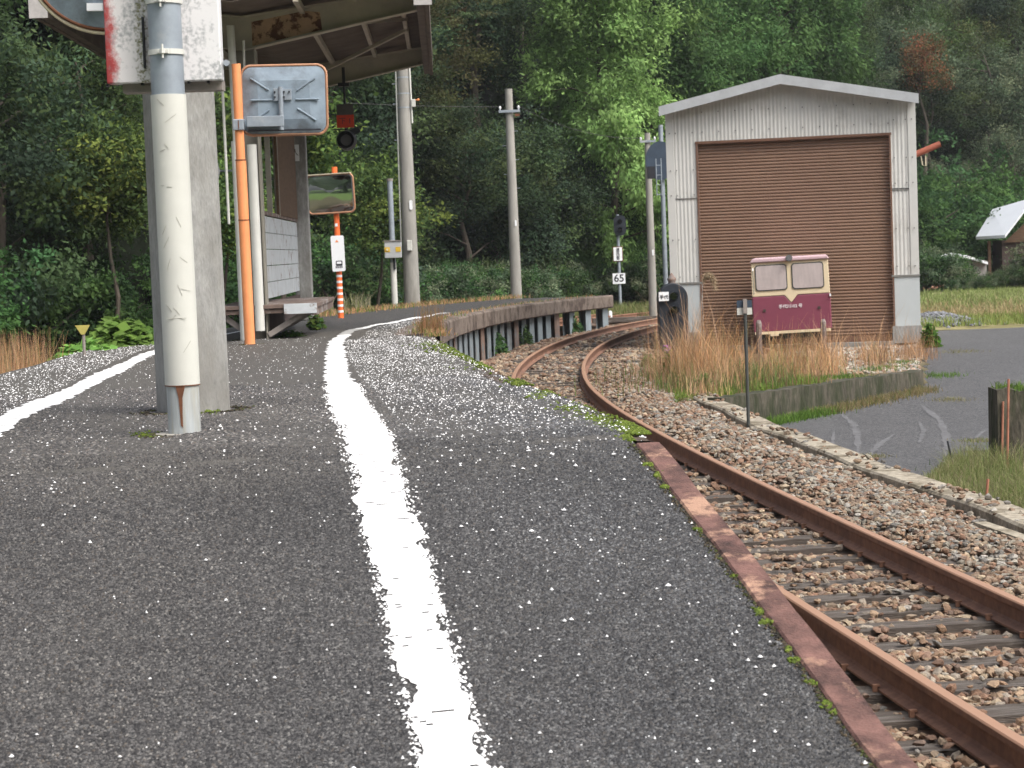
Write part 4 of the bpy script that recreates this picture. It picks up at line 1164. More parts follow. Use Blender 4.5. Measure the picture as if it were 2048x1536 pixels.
# pole 1 with conduits
Yp1 = 50.5; sc = Yp1 / FPX
t, h = pole('utility_pole', 'tall grey concrete pole with white conduits beside the small control post', 825, 612, Yp1, float(pz(Yp1)) - .02, 800, 60, .205, .135, 'pole_concrete', 'utility pole', 'concrete poles along the line')
def rad(z): return .205 + (.135 - .205) * z / h
MB().tube([(-rad(1.5) - .03, -.02, 1.5), (-rad(3.5) - .03, -.02, 3.5), (-rad(h) - .03, -.02, h)], .018, 8).build('conduit', 'off_white_steel', t, smooth=True)
MB().tube([(rad(4.6) + .03, -.06, 4.6), (rad(h) + .03, -.06, h)], .022, 8).build('conduit', 'off_white_steel', t, smooth=True)
for z, x in ((1.55, .0),): MB().box((x, -.23, z), (.12, .1, .26)).build('junction_box', 'cream_cover', t, bevel=.01)
z205 = at(820, 207, Yp1).z - t.location.z
MB().box((.24, -.08, z205), (.10, .1, .19)).build('lamp_box', 'cream_cover', t, bevel=.01)
MB().sphere((.36, -.08, z205 + .08), .035, 10, 6).tube([(.28, -.08, z205 + .08), (.34, -.08, z205 + .08)], .012, 6).build('orange_lamp', 'orange_pole', t)
z = at(826, 410, Yp1).z - t.location.z
MB().prism(rrect(.08, .24, .035), -.20, -.195, Matrix.Translation((.075, 0, z))).build('pole_tag', 'plain_white', t)
for z in (z205, z205 - .9, z205 + .5, z205 - 2.9): MB().tube([(-.28, 0, z), (-rad(z), 0, z)], .01, 6).build('step_bolt', 'galvanised', t)
for z in (z205 + .25, z205 - .1, z205 + .65): MB().tube([(0, 0, z - .015), (0, 0, z + .015)], rad(z) + .006, 20).build('band', 'galvanised', t)
# control post
b = at(790, 614, 50.0); b.z = float(pz(50.0)); sc = 50 / FPX
t = thing('control_post', 'slim blue grey post with cream sleeve and grey box with yellow squares', 'post', b)
zt = at(780, 362, 50).z - b.z; zs = at(785, 525, 50).z - b.z
MB().tube([(0, 0, 0), (0, 0, zs)], .077, 16).build('sleeve', 'cream_cover', t, smooth=True)
MB().tube([(0, 0, zs - .01), (0, 0, zt)], .07, 16).build('pipe', 'galvanised', t, smooth=True)
MB().tube([(0, 0, zt), (0, 0, zt + .06)], .082, 16).build('cap', 'strut_grey', t)
zb_ = at(786, 499, 50).z - b.z
bx = MB().box((.02, -.12, zb_), (.42, .18, .42)).build('control_box', 'box_grey', t, bevel=.012)
MB().box((.02, -.12, zb_ + .215), (.45, .22, .02)).build('box_lid', 'strut_grey', bx)
for x in (-.12, .15): MB().box((x, -.214, zb_), (.13, .006, .12)).build('yellow_plate', 'yellow_plate', bx)
MB().tube([(-.12, -.216, zb_), (-.12, -.235, zb_)], .03, 12).build('push_button', 'cream_rim', bx)
MB().tube([(.03, -.1, zb_ - .2), (.04, -.09, zb_ - .5)], .03, 8).build('cable', 'dark_metal', t)
# pole 2
t, h = pole('utility_pole', 'plain tall concrete pole with small crossarm standing at the far platform end', 1033, 600, 56.5, float(pz(56.5)) - .3, 1016, 178, .165, .105, 'pole_concrete', 'utility pole', 'concrete poles along the line')
z = at(1018, 223, 56.5).z - t.location.z
ca = MB().box((0, -.12, z), (.60, .06, .07)).build('crossarm', 'galvanised', t)
for x in (-.26, .26): MB().tube([(x, -.12, z + .03), (x, -.12, z + .08), (x, -.12, z + .10), (x, -.12, z + .15)], [.012, .03, .038, .022], 10).build('insulator', 'plain_white', ca, smooth=True)
MB().box((.22, -.1, z - .11), (.14, .06, .07)).build('bracket', 'rust_streak', t)
MB().prism(rrect(.05, .17, .02), -.17, -.165, Matrix.Translation((.06, 0, at(1032, 446, 56.5).z - t.location.z))).build('pole_tag', 'plain_white', t)
for i, z_ in enumerate((z - .55, z - .95, z - 1.35, z - 1.75, z - 2.15)): MB().tube([(-.22 if i % 2 else .22, 0, z_), (0, 0, z_)], .009, 6).build('step_bolt', 'galvanised', t)
P2TOP = t.location + Vector((0, -.12, z + .13))
# pole 3
t, h = pole('utility_pole', 'slim concrete pole with crossarm beside the left wall of the shed', 1307, 640, 58.4, -.16, 1297, 266, .125, .085, 'pole_concrete', 'utility pole', 'concrete poles along the line')
z = at(1298, 283, 58.4).z - t.location.z
ca = MB().box((0, -.1, z), (.46, .05, .06)).build('crossarm', 'galvanised', t)
for x in (-.2, .2): MB().tube([(x, -.1, z + .03), (x, -.1, z + .08), (x, -.1, z + .13)], [.012, .036, .02], 10).build('insulator', 'plain_white', ca, smooth=True)
MB().prism(rrect(.05, .17, .02), -.13, -.125, Matrix.Translation((.04, 0, at(1307, 505, 58.4).z - t.location.z))).build('pole_tag', 'plain_white', t)
P3TOP = t.location + Vector((0, -.1, z + .1))
# wires
def wire(a, b_, sag, lab):
    pts = []
    for i in range(13):
        q = Vector(a).lerp(Vector(b_), i / 12); q.z -= sag * 4 * (i / 12) * (1 - i / 12); pts.append(q)
    o = MB().tube(pts, .007, 5).build('overhead_wire', 'wire'); tag(o, lab, 'wire', 'overhead wires')
wire(P2TOP + Vector((-.26, 0, 0)), P2TOP + Vector((-12, -7, .9)), .25, 'thin wire running left from the crossarm of the platform end pole')
wire(P2TOP + Vector((.26, 0, 0)), P3TOP + Vector((-.2, 0, 0)), .25, 'thin wire sagging between the two crossarm poles')
# signals
def sig_lamp(parent, x, y, z, r):
    nn = 16
    m = MB(); 
    vs = [(x + r * math.cos(2 * math.pi * k / nn), y, z + r * math.sin(2 * math.pi * k / nn)) for k in range(nn)]
    L = .16
    top = [(x + r * math.cos(2 * math.pi * k / nn), y - L * (0.25 + .75 * max(0, math.sin(2 * math.pi * k / nn) * .5 + .5)), z + r * math.sin(2 * math.pi * k / nn)) for k in range(nn)]
    m.add(vs + top, [(k, (k + 1) % nn, nn + (k + 1) % nn, nn + k) for k in range(nn)])
    h = m.build('hood', 'dark_metal', parent)
    m = MB().add([(x + r * .8 * math.cos(2 * math.pi * k / nn), y - .004, z + r * .8 * math.sin(2 * math.pi * k / nn)) for k in range(nn)], [tuple(range(nn))]); m.build('lens', 'lens', parent)
b = on_z(1241, 617, -.14)
sc = b.y / FPX
t = thing('railway_signal', 'slim trackside signal with black head above a kanji plate and 65 plate', 'signal', b)
zt = at(1233, 432, b.y).z - b.z
MB().tube([(0, 0, 0), (0, 0, zt + .05)], .055, 14).build('mast', 'galvanised', t, smooth=True)
hz = at(1240, 451, b.y).z - b.z
hb = MB().prism(rrect(24 * sc, 40 * sc, .17, 8), -.16, -.10).build('signal_head', 'signal_black', t)
hb.location = (.07, 0, hz)
for dz in (.14, -.14): sig_lamp(hb, 0, -.165, dz, .085)
z1 = at(1236, 508, b.y).z - b.z
p_ = MB().box((-.03, -.08, z1), (17 * sc, .02, 27 * sc)).build('kanji_plate', 'plain_white', t)
MB().box((-.03, -.066, z1), (20 * sc, .012, 30 * sc)).build('plate_frame', 'rust_streak', p_)
text_part('plate_text', '速度切替', .125, (-.03, -.093, z1), p_, 'text_black', vertical=True, bold=.002)
z2 = at(1237, 557, b.y).z - b.z
p_ = MB().box((-.02, -.08, z2), (25 * sc, .02, 21 * sc)).build('speed_plate', 'plain_white', t)
text_part('speed_text', '65', .36, (-.02, -.093, z2), p_, 'text_black', bold=.006)
# short white post
b = on_z(1221, 641, -.15)
o = MB().tube([(0, 0, -.05), (0, 0, .25), (0, 0, .29)], [.055, .055, .03], 12).build('marker_post', 'plain_white', smooth=True); o.location = b
tag(o, 'short white round-topped marker post beside the far rails', 'post')
# big signal with slate disc, partly behind the shed
b = at(1334, 640, 52.0); b.z = -.16; sc = 52 / FPX
t = thing('railway_signal', 'tall signal with slate blue oval backboard peeking out left of the shed', 'signal', b)
zt = at(1318, 250, 52).z - b.z
MB().tube([(0, 0, 0), (0, 0, zt)], .06, 12).build('mast', 'galvanised', t, smooth=True)
dz = at(1318, 322, 52).z - b.z; dx = at(1320, 322, 52).x - b.x
pts = [(.39 * math.cos(a), .50 * math.sin(a)) for a in np.linspace(0, 2 * math.pi, 28, endpoint=False)]
o = MB().prism(pts, .05, .07).build('backboard', 'signal_slate', t); o.location = (dx, -.2, dz)
bx = at(1301, 346, 52)
MB().box((bx.x - b.x, -.22, bx.z - b.z), (15 * sc, .25, 24 * sc)).build('lamp_case', 'dark_metal', t)
ld = MB(); x0 = at(1311, 360, 52).x - b.x
for x in (x0, x0 + .13): ld.tube([(x, -.34, at(1312, 392, 52).z - b.z), (x, -.34, dz + .05)], .014, 6)
for i in range(4): ld.tube([(x0, -.34, at(1312, 390, 52).z - b.z + .25 * i), (x0 + .13, -.34, at(1312, 390, 52).z - b.z + .25 * i)], .01, 6)
ld.build('ladder', 'galvanised', t)

# dwarf signal: black round-headed case with finial
b = at(1348, 700, 36.3); b.z = -.16; sc = 36.3 / FPX
t = thing('dwarf_signal', 'black round-topped low signal case with rusty finial and small kanji plate', 'signal', b, (0, 0, R(4)))
ztp = at(1348, 566, 36.3).z - b.z; w2 = 30 * sc
P = [(-w2 * .92, .25), (-w2, ztp - w2 * 1.05)]
for i in range(1, 16):
    a = math.pi * (1 - i / 16); P.append((w2 * math.cos(a), ztp - w2 * 1.05 + w2 * 1.05 * math.sin(a)))
P += [(w2, ztp - w2 * 1.05), (w2 * .92, .25)]
MB().prism(P[::-1], -.12, .14).build('case', 'signal_black', t, bevel=.015)
MB().tube([(0, 0, ztp - .03), (0, 0, ztp + .03), (0, 0, ztp + .06), (0, 0, ztp + .085), (0, 0, ztp + .13), (0, 0, ztp + .19)], [.07, .065, .085, .08, .045, .008], 16).build('finial', 'stake_rust' if False else 'rusty_steel', t, smooth=True)
cs = [o for o in t.children if o.name.startswith('case')][0]
z1 = at(1349, 592, 36.3).z - b.z; sig_lamp(cs, .0, -.125, z1, .082)
z1b = at(1349, 620, 36.3).z - b.z; sig_lamp(cs, .0, -.125, z1b, .082)
MB().tube([(0, 0, 0), (0, 0, .3)], .07, 12).build('stand', 'dark_metal', t)
q = at(1326, 593, 36.1)
p_ = MB().box((q.x - b.x, -.20, q.z - b.z), (20 * sc, .015, 18 * sc)).build('name_plate', 'plain_white', t)
text_part('plate_text', '手代', .078, (q.x - b.x, -.211, q.z - b.z - .015), p_, 'text_black', bold=.0012)

# ================================================================== SHED
b = on_z(1590, 690, -.10)
shed = thing('maintenance_shed', 'white corrugated metal shed with a brown roller shutter and low gable roof', 'shed', (b.x - .07, b.y, -.10), (0, 0, R(-10)))
sc = b.y / FPX
WL, WR = -2.40, 2.56
DL, DR, DT = -1.76, 2.03, 4.13
EV, AP = 4.83, 5.36
def roofz(x):
    ax = -.06
    return AP - (AP - EV) * (abs(x - ax) / (2.49 if x < ax else 2.75))
def corr(x0, x1, z0f, z1f, name='wall_sheet', pitch=.076, dep=.007, m='siding'):
    n = max(2, int((x1 - x0) / pitch * 4)); vs = []; fs = []
    for i in range(n + 1):
        x = x0 + (x1 - x0) * i / n; ph = i % 4; y = -dep if ph in (1, 2) else 0
        vs += [(x, y, z0f(x)), (x, y, z1f(x))]
    for i in range(n): fs.append((2 * i, 2 * i + 2, 2 * i + 3, 2 * i + 1))
    return MB().add(vs, fs).build(name, m, shed)
zl = 1.32; zm = 3.02
corr(WL + .16, DL, lambda x: zl, lambda x: zm); corr(DR, WR - .16, lambda x: zl, lambda x: zm + .02)
corr(WL + .16, DL, lambda x: zm + .02, lambda x: roofz(x) - .03); corr(DR, WR - .16, lambda x: zm + .04, lambda x: roofz(x) - .03)
corr(DL, DR, lambda x: DT, lambda x: roofz(x) - .03)
for x0, x1 in ((WL, WL + .16), (WR - .16, WR)):
    xm = (x0 + x1) / 2
    MB().box((xm, .0, (zl + roofz(xm) - .05) / 2), (.16, .045, roofz(xm) - .05 - zl)).build('corner_trim', 'siding', shed, bevel=.004)
for x0, x1 in ((WL, DL), (DR, WR)):
    MB().box(((x0 + x1) / 2, .012, .31 + (zl - .31) / 2), (x1 - x0, .05, zl - .31 - .02)).build('lower_panel', 'siding_smooth', shed, bevel=.004)
    MB().box(((x0 + x1) / 2, .0, zl), (x1 - x0 + .03, .07, .035)).build('drip_rail', 'seam', shed)
    MB().box(((x0 + x1) / 2, .0, .15), (x1 - x0 + .04, .12, .34)).build('footing', 'concrete', shed)
    MB().box(((x0 + x1) / 2, .004, zm + .01), (x1 - x0, .05, .014)).build('panel_seam', 'seam', shed)
# back & side walls, roof
DEP = 7.5
for x in (WL + .02, WR - .02): MB().box((x, DEP / 2 + .05, roofz(x) / 2), (.04, DEP - .1, roofz(x) - .06)).build('side_wall', 'siding', shed)
MB().prism([(WL, 0), (WR, 0), (WR, roofz(WR) - .03), (-.06, AP - .03), (WL, roofz(WL) - .03)], DEP - .05, DEP).build('back_wall', 'siding', shed)
for xa, xb in ((-2.49, -.06), (-.06, 2.62)):
    za, zb_ = roofz(xa), roofz(xb)
    MB().prism([(xa, za), (xb, zb_), (xb, zb_ + .03), (xa, za + .03)], -.30, DEP + .1).build('roof_panel', 'siding', shed)
    MB().prism([(xa, za - .15), (xb, zb_ - .15), (xb, zb_ + .04), (xa, za + .04)], -.34, -.305).build('fascia', 'fascia_metal', shed)
# door
MB().box((DL - .02, .03, DT / 2), (.035, .12, DT)).box((DR + .02, .03, DT / 2), (.035, .12, DT)).box(((DL + DR) / 2, .03, DT + .01), (DR - DL + .1, .12, .05)).build('door_frame', 'shutter_frame', shed)
pitch = .0645; z = .16; vs = []; fs = []
while z < DT + .05:
    for dy, dz in ((.16, 0), (.142, .008), (.137, .026), (.142, .046), (.16, .054)):
        vs += [(DL, dy - .055, z + dz), (DR, dy - .055, z + dz)]
    z += pitch
for i in range(len(vs) // 2 - 1): fs.append((2 * i, 2 * i + 1, 2 * i + 3, 2 * i + 2))
sh_ = MB().add(vs, fs).build('roller_shutter', 'shutter', shed)
MB().box(((DL + DR) / 2, .085, .09), (DR - DL - .02, .05, .13)).build('bottom_bar', 'shutter_frame', sh_)
MB().box(((DL + DR) / 2, .02, -.03), (DR - DL + .02, .34, .10)).build('sill', 'concrete', shed)
scw = MB()
for zz_ in (DT + .22, DT + .62):
    for i in range(12): scw.box((DL + .1 + i * .335, -.02, zz_), (.02, .02, .02))
for x in (WL + .08, WL + .2, DL - .1, DR + .1, WR - .2, WR - .08):
    for zz_ in (4.35, 3.6, 3.1, 2.2, 1.45): scw.box((x, -.028, zz_ + (.06 if x > 0 else 0)), (.02, .02, .02))
scw.build('screws', 'screw', shed)
# rusty derrick arm behind the shed
q0 = at(1800, 322, 44); q1 = at(1880, 288, 44)
t = thing('rusty_arm', 'rusty red steel arm jutting out behind the right side of the shed', 'arm', (q0.x, 44, q0.z))
MB().tube([(0, 0, 0), (q1.x - q0.x, 0, q1.z - q0.z)], .07, 14).build('boom', 'crane_red', t, smooth=True)
MB().tube([(-.9, 0, -5.0), (-.9, 0, -.35)], .09, 12).tube([(-.9, 0, -.38), (0, 0, 0)], .07, 12).build('post', 'crane_red', t)
q = at(1842, 312, 44)
MB().tube([(q.x - q0.x, 0, q.z - q0.z), (q.x - q0.x + .03, 0, q.z - q0.z - .2), (q.x - q0.x + .1, 0, q.z - q0.z - .22), (q.x - q0.x + .1, 0, q.z - q0.z)], .012, 6).build('rope', 'cream_rim', t)

# ================================================================== TROLLEY (small track car)
b = at(1586, 664, 38.3)
tr = thing('track_trolley', 'small cream and maroon rail maintenance trolley parked before the shutter', 'rail trolley', (b.x, 38.3, b.z), (0, R(-1.4), R(-8.5)))
W2 = .745; HT = 1.36; HS = .71
MB().prism([(-W2, 0.03), (W2, .03), (W2, HS), (.12, HS), (0, HS - .15), (-.12, HS), (-W2, HS)], 0, 1.7).build('lower_body', 'trolley_maroon', tr, bevel=.02)
MB().prism([(-W2 + .005, HS + .003), (-.125, HS + .003), (0, HS - .145), (.125, HS + .003), (W2 - .005, HS + .003), (W2 - .015, HT), (-W2 + .015, HT)], -.004, 1.69).build('cab', 'trolley_cream', tr, bevel=.012)
MB().prism([(-W2 - .01, HT + .002), (W2 + .01, HT + .002), (W2 - .03, HT + .075), (-W2 + .05, HT + .085)], -.05, 1.75).build('roof', 'trolley_roof', tr, bevel=.02)
for x0, lab in ((-.36, None), (.335, None)):
    ww, hh_ = .61, .50
    fr = MB().prism(rrect(ww, hh_, .06, 5), -.018, -.0045, Matrix.Translation((x0, 0, HS + .355))).build('window', 'rubber', tr)
    MB().prism(rrect(ww - .04, hh_ - .04, .05, 5), -.024, -.0185, Matrix.Translation((x0, 0, HS + .355))).build('pane', 'trolley_glass', fr)
MB().box((-.17 - .36 + .01, -.0262, HS + .34), (.07, .003, .38)).build('reflection_strip', 'sign_back', tr)
bpy.data.objects.remove([o for o in bpy.data.objects if o.name.startswith('reflection_strip')][0])
hl = MB().tube([(0, -.12, HT + .06), (0, .02, HT + .06)], .065, 18).sphere((0, .03, HT + .06), .06, 14, 8).build('headlamp', 'chrome', tr, smooth=True)
MB().tube([(0, -.125, HT + .06), (0, -.119, HT + .06)], .055, 18).build('lens', 'lens_grey', hl)
text_part('body_text', '手代川102 号', .078, (-.02, -.009, HS - .215), tr, 'text_white', bold=.0015)
MB().box((0, .02, .01), (1.44, .06, .05)).box((-.35, -.0, -.03), (.16, .05, .05)).build('bumper', 'trolley_cream', tr)
MB().box((0, .9, -.06), (1.2, 1.6, .12)).build('underframe', 'dark_metal', tr)
for x in (-.5, .5):
    for y in (.35, 1.35):
        MB().tube([(x - .05, y, -.16), (x + .05, y, -.16)], .18, 20).build('wheel', 'dark_metal', tr)
MB().box((.74, -.01, HS - .04), (.03, .06, .05)).build('side_lamp', 'plain_white', tr)
for x in (-.52, .52):
    MB().box((x, -.008, .44), (.05, .012, .05)).build('lamp', 'dark_wall', tr)
MB().tube([(-.70, -.03, HS + .05), (-.70, -.05, HS + .1), (-.70, -.05, HT - .15), (-.70, -.03, HT - .1)], .009, 6).build('grab_rail', 'chrome', tr)
# short rails under trolley
q = MB()
for x in (-.5, .5): q.box((b.x + x, 38.3 + 1.0, -.10), (.07, 3.6, .12))
o = q.build('trolley_track', 'rail_rust'); tag(o, 'short rusty siding rails under the maroon trolley', 'siding')
# two weathered wooden posts in the weeds before the trolley
for px_, top, lab in ((1519, 640, 'short weathered wooden stake in dry grass before the trolley left half'), (1648, 638, 'short weathered wooden stake in dry grass before the trolley right half')):
    q = at(px_, 700, 34.5); zt = at(px_, top, 34.5).z
    o = MB().tube([(0, 0, 0), (0, 0, zt + .16 - .05), (0, 0, zt + .16)], [.05, .05, .028], 8).build('wooden_stake', 'bench_wood'); o.location = (q.x, 34.5, -.16); tag(o, lab, 'stake', 'wooden stakes in the dry grass')

# thin sign stake in front
b = on_z(1497, 848, -.12); sc = b.y / FPX
t = thing('track_marker', 'thin dark metal stake with a small two-tone plate beside the kerb', 'marker', b, (0, 0, 0))
zt = at(1491, 600, b.y).z - b.z
MB().tube([(0, 0, -.1), (0, 0, zt)], .020, 10).build('stake', 'rubber', t, smooth=True)
MB().box((-.0, -.026, zt - .07), (.045, .012, .17)).build('strap', 'strut_grey', t)
zz_ = at(1493, 608, b.y).z - b.z
MB().box((-.005, .012, zz_), (.175, .012, .085)).build('plate_top', 'signal_slate', t)
MB().box((-.005, .012, zz_ - .085), (.175, .012, .08)).build('plate_bottom', 'cream_cover', t)
# rusty stakes at right
for px_, pyb, pyt, z0_, lab in ((2003, 925, 803, -.5, 'rusty stake bound with wire, left of the taller rusty stake'), (2014, 935, 758, -.5, 'tallest thin rusty stake beside the mossy wall end'), (1970, 1005, 958, -.5, 'short leaning rusty peg in the tall grass')):
    q = on_z(px_, pyb, z0_); tq = at(px_ + (6 if pyb > 1000 else 3), pyt, q.y)
    o = MB().tube([(0, 0, -.1), (tq.x - q.x, 0, tq.z - q.z)], .013, 8).build('metal_stake', 'stake_rust', smooth=True); o.location = q; tag(o, lab, 'stake', 'rusty stakes at the roadside')
q = on_z(1910, 932, -.5); tq = at(1895, 882, q.y)
o = MB().tube([(0, 0, -.1), (tq.x - q.x, 0, tq.z - q.z)], .011, 8).build('metal_stake', 'dark_metal', smooth=True); o.location = q; tag(o, 'thin black stick poking up from the roadside grass', 'stake')
# pale plank along kerb
a_ = on_z(1960, 1050, -.12); b_ = on_z(2060, 1085, -.12)
o = MB().beam(a_, b_, .10, .05).build('white_plank', 'kerb_concrete'); tag(o, 'pale plank lying beside the ballast at the right edge', 'plank')
# triangle marker at left
q = at(168, 690, 22.5); q.z = float(pz(22.5)) - .25
t = thing('triangle_sign', 'faded yellow triangle sign on a short post by the broad leaves', 'sign', q)
sc = q.y / FPX; tz = at(166, 660, q.y).z - q.z
MB().tube([(0, 0, 0), (0, 0, tz)], .018, 8).build('post', 'strut_grey', t)
MB().prism([(-.085, .055), (.085, .055), (.02, -.05), (-.02, -.05)], -.03, -.02, Matrix.Translation((0, 0, tz))).build('plate', 'triangle_yellow', t)

# ================================================================== FAR BUILDINGS
b = at(2062, 520, 84.0); b.z = .0
t = thing('wooden_house', 'dark wooden house with wide white tin gable roof beyond the bushes', 'house', b)
sc = 84 / FPX
pe = at(1952, 479, 84); pr = at(1985, 424, 86); pe2 = at(2010, 476, 82.)
V4 = [pe - b, pe2 - b, at(2068, 400, 84.5) - b, pr - b]
up = Vector((0, 0, .12))
MB().add([v for v in V4] + [v + up for v in V4], [(0, 1, 2, 3), (7, 6, 5, 4), (0, 4, 5, 1), (1, 5, 6, 2), (2, 6, 7, 3), (3, 7, 4, 0)]).build('roof', 'tin_roof', t)
wz = at(2030, 480, 84).z
MB().prism([(.85, wz + 1.55), (3.3, wz - .3), (3.3, wz - .18), (.85, wz + 1.68)], .3, 3.4).build('roof', 'tin_roof', t)
MB().box((1.0, 1.9, wz / 2), (3.9, 1.7, wz)).build('wall', 'dark_wall', t)
MB().prism([(-.9, wz - .1), (2.9, wz - .1), (.9, wz + 1.45)], .9, 1.0).build('eave_board', 'wood_brown', t)
MB().box((at(1976, 500, 84).x - b.x, -.2, wz / 2), (.12, .12, wz)).build('post', 'wood_brown', t)
b = at(1935, 560, 80); b.z = 0; 
t = thing('small_hut', 'small hut with thin white gable roof half buried in bushes', 'hut', b)
p0 = at(1884, 521, 80) - b; p1 = at(1912, 512, 80) - b; p2 = at(1935, 511, 80) - b; p3 = at(1976, 524, 80) - b
f_ = MB()
for a_, c_ in ((p0, p1), (p1, p2), (p2, p3)):
    f_.add([a_ + Vector((0, 0, 0)), c_, c_ + Vector((0, 2.5, .1)), a_ + Vector((0, 2.5, .1)), a_ + Vector((0, 0, -.10)), c_ + Vector((0, 0, -.10)), c_ + Vector((0, 2.5, 0)), a_ + Vector((0, 2.5, 0))], [(0, 1, 2, 3), (7, 6, 5, 4), (0, 4, 5, 1), (3, 2, 6, 7), (0, 3, 7, 4), (1, 5, 6, 2)])
f_.build('roof', 'plain_white', t)
MB().box((-.0, 1.3, p1.z / 2 - .1), (1.7, 2.0, p1.z - .25)).build('wall', 'far_shed_wall', t)
b = at(1946, 500, 108); b.z = 0
t, h = pole('utility_pole', 'tiny distant pole with crossarm against dark trees near the tin roof', 1946, 500, 108, 0, 1946, 430, .12, .09, 'pole_concrete', 'utility pole')
MB().box((0, -.1, h - .2), (.8, .08, .08)).build('crossarm', 'strut_grey', t)
MB().tube([(.05, -.1, h - 1.7), (.05, -.1, h - 1.1)], .16, 10).build('transformer', 'box_grey', t)

# ================================================================== FOLIAGE
def leaves_mesh(P, Dir, Nrm, L, Wd, cols):
    """leaf = bent quad pair: 4 verts per leaf (kite)"""
    D = Dir / np.linalg.norm(Dir, axis=1, keepdims=True)
    S = np.cross(D, Nrm); S /= np.linalg.norm(S, axis=1, keepdims=True) + 1e-9
    L = L[:, None]; Wd = Wd[:, None]
    v0 = P; v1 = P + D * L * .45 + S * Wd * .5; v2 = P + D * L; v3 = P + D * L * .45 - S * Wd * .5
    V = np.stack([v0, v1, v2, v3], 1).reshape(-1, 3)
    F = np.arange(len(P) * 4).reshape(-1, 4)
    return V, F, np.repeat(cols, 4, axis=0)
def make_tree(seed, H, R0, kind, palette, nleaf=11000, leaf=.15, trunk_r=.16, z_lo=.12, name='tree'):
    r = np.random.default_rng(seed)
    pal = np.array(palette)
    nb = {'round': 27, 'layer': 60, 'plume': 64, 'cone': 70, 'bush': 30}[kind]
    hb = r.uniform(z_lo, 1.0, nb)
    az = r.uniform(0, 2 * math.pi, nb)
    if kind in ('round',): prof = np.sqrt(np.clip(1 - ((hb - .55) / .50) ** 2, .05, 1)); rise = r.uniform(.1, .8, nb); droop = .15
    elif kind == 'layer': prof = 1.05 - .75 * hb; rise = r.uniform(-.02, .18, nb); droop = .18
    elif kind == 'plume': prof = np.clip(1.12 - .8 * hb ** 1.5, .2, 1); rise = r.uniform(.05, .55, nb); droop = .32
    elif kind == 'cone': prof = 1.02 - .93 * hb; rise = r.uniform(.0, .3, nb); droop = .22
    else: prof = np.sqrt(np.clip(1 - (hb * .95) ** 2, .05, 1)); rise = r.uniform(.2, 1.0, nb); droop = .1
    Lb = R0 * prof * r.uniform(.7, 1.15, nb)
    org = np.stack([np.zeros(nb), np.zeros(nb), hb * H * (.92 if kind != 'bush' else .6)], 1)
    d = np.stack([np.cos(az), np.sin(az), rise], 1)
    # sub clumps
    K = 7
    ci = np.repeat(np.arange(nb), K); t = np.tile(np.linspace(.35, 1.0, K), nb) + r.uniform(-.08, .08, nb * K)
    C = org[ci] + d[ci] * (Lb[ci] * t)[:, None]
    C[:, 2] -= droop * Lb[ci] * t ** 2
    sg = {'round': .33, 'layer': .22, 'plume': .22, 'cone': .20, 'bush': .20}[kind] * (R0 / 2.4) ** .5
    C += r.normal(0, sg * (1.1 if kind == 'round' else 1.5), C.shape)
    nc = len(C)
    wgt = (Lb[ci] * (t + .3)) + .2; wgt /= wgt.sum()
    li = r.choice(nc, nleaf, p=wgt)
    vs_ = {'round': .75, 'layer': .28, 'plume': 1.0, 'cone': .6, 'bush': .7}[kind]
    P = C[li] + r.normal(0, 1, (nleaf, 3)) * np.array([sg, sg, sg * vs_]) * r.uniform(.5, 1.2, (nleaf, 1))
    outv = P - np.array([0, 0, H * .45]); outv /= np.linalg.norm(outv, axis=1, keepdims=True) + 1e-6
    D = r.normal(0, 1, (nleaf, 3)) + outv * .9 + np.array([0, 0, {'plume': -1.3, 'cone': -.7}.get(kind, -.45)])
    rad_ = P - C[li]; rad_ /= np.linalg.norm(rad_, axis=1, keepdims=True) + 1e-6
    Nn = r.normal(0, .28, (nleaf, 3)) + np.array([0, 0, .60]) + outv * .35 + rad_ * .75
    L = leaf * 1.22 * r.uniform(.6, 1.35, nleaf); Wd = L * ({'plume': .42, 'cone': .3, 'layer': .35}.get(kind, .55))
    base = pal[r.integers(0, len(pal), nc)][li] * 1.15
    cl = (r.uniform(.72, 1.3, nc) * r.uniform(.8, 1.25, nb)[ci])[li]
    cols = base * (cl * r.uniform(.85, 1.15, nleaf))[:, None]
    P[:, 2] = np.maximum(P[:, 2], .02)
    V, F, Cc = leaves_mesh(P, D, Nn, L, Wd, cols)
    root = bpy.data.objects.new(name, None); COL.objects.link(root)
    np_obj('crown', V, F, 'foliage', root, cols=Cc)
    tk = MB()
    if kind != 'bush':
        pts = [(r.uniform(-.08, .08) * k, r.uniform(-.08, .08) * k, H * .95 * k / 5) for k in range(6)]
        tk.tube(pts, [trunk_r * (1.15 - .2 * k) for k in range(6)], 8)
    for i in range(0, nb, 2):
        e = org[i] + d[i] * Lb[i] * .8; e[2] -= droop * Lb[i] * .6
        m_ = org[i] + d[i] * Lb[i] * .4
        tk.tube([org[i], m_, e], [trunk_r * .3, trunk_r * .2, .012], 5, caps=False)
    tk.build('trunk', 'bark', root)
    return root
def place(root, x, y, z, s=1.0, rz=0.0, first=[None], label='', cat='tree', group=None):
    key = root.name
    if key not in PL: o = root; PL[key] = 1
    else:
        o = root.copy(); COL.objects.link(o)
        for ch in root.children:
            c = ch.copy(); COL.objects.link(c); c.parent = o
    o.location = (x, y, z); o.rotation_euler = (0, 0, rz); o.scale = (s * random.uniform(.9, 1.12), s * random.uniform(.9, 1.12), s)
    o['label'] = label; o['category'] = cat
    if group: o['group'] = group
    elif 'group' in o: del o['group']
    return o
PL = {}
DG = [(.048, .074, .032), (.038, .064, .034), (.062, .086, .034), (.045, .070, .044)]
MG = [(.062, .104, .036), (.050, .088, .034), (.078, .118, .040)]
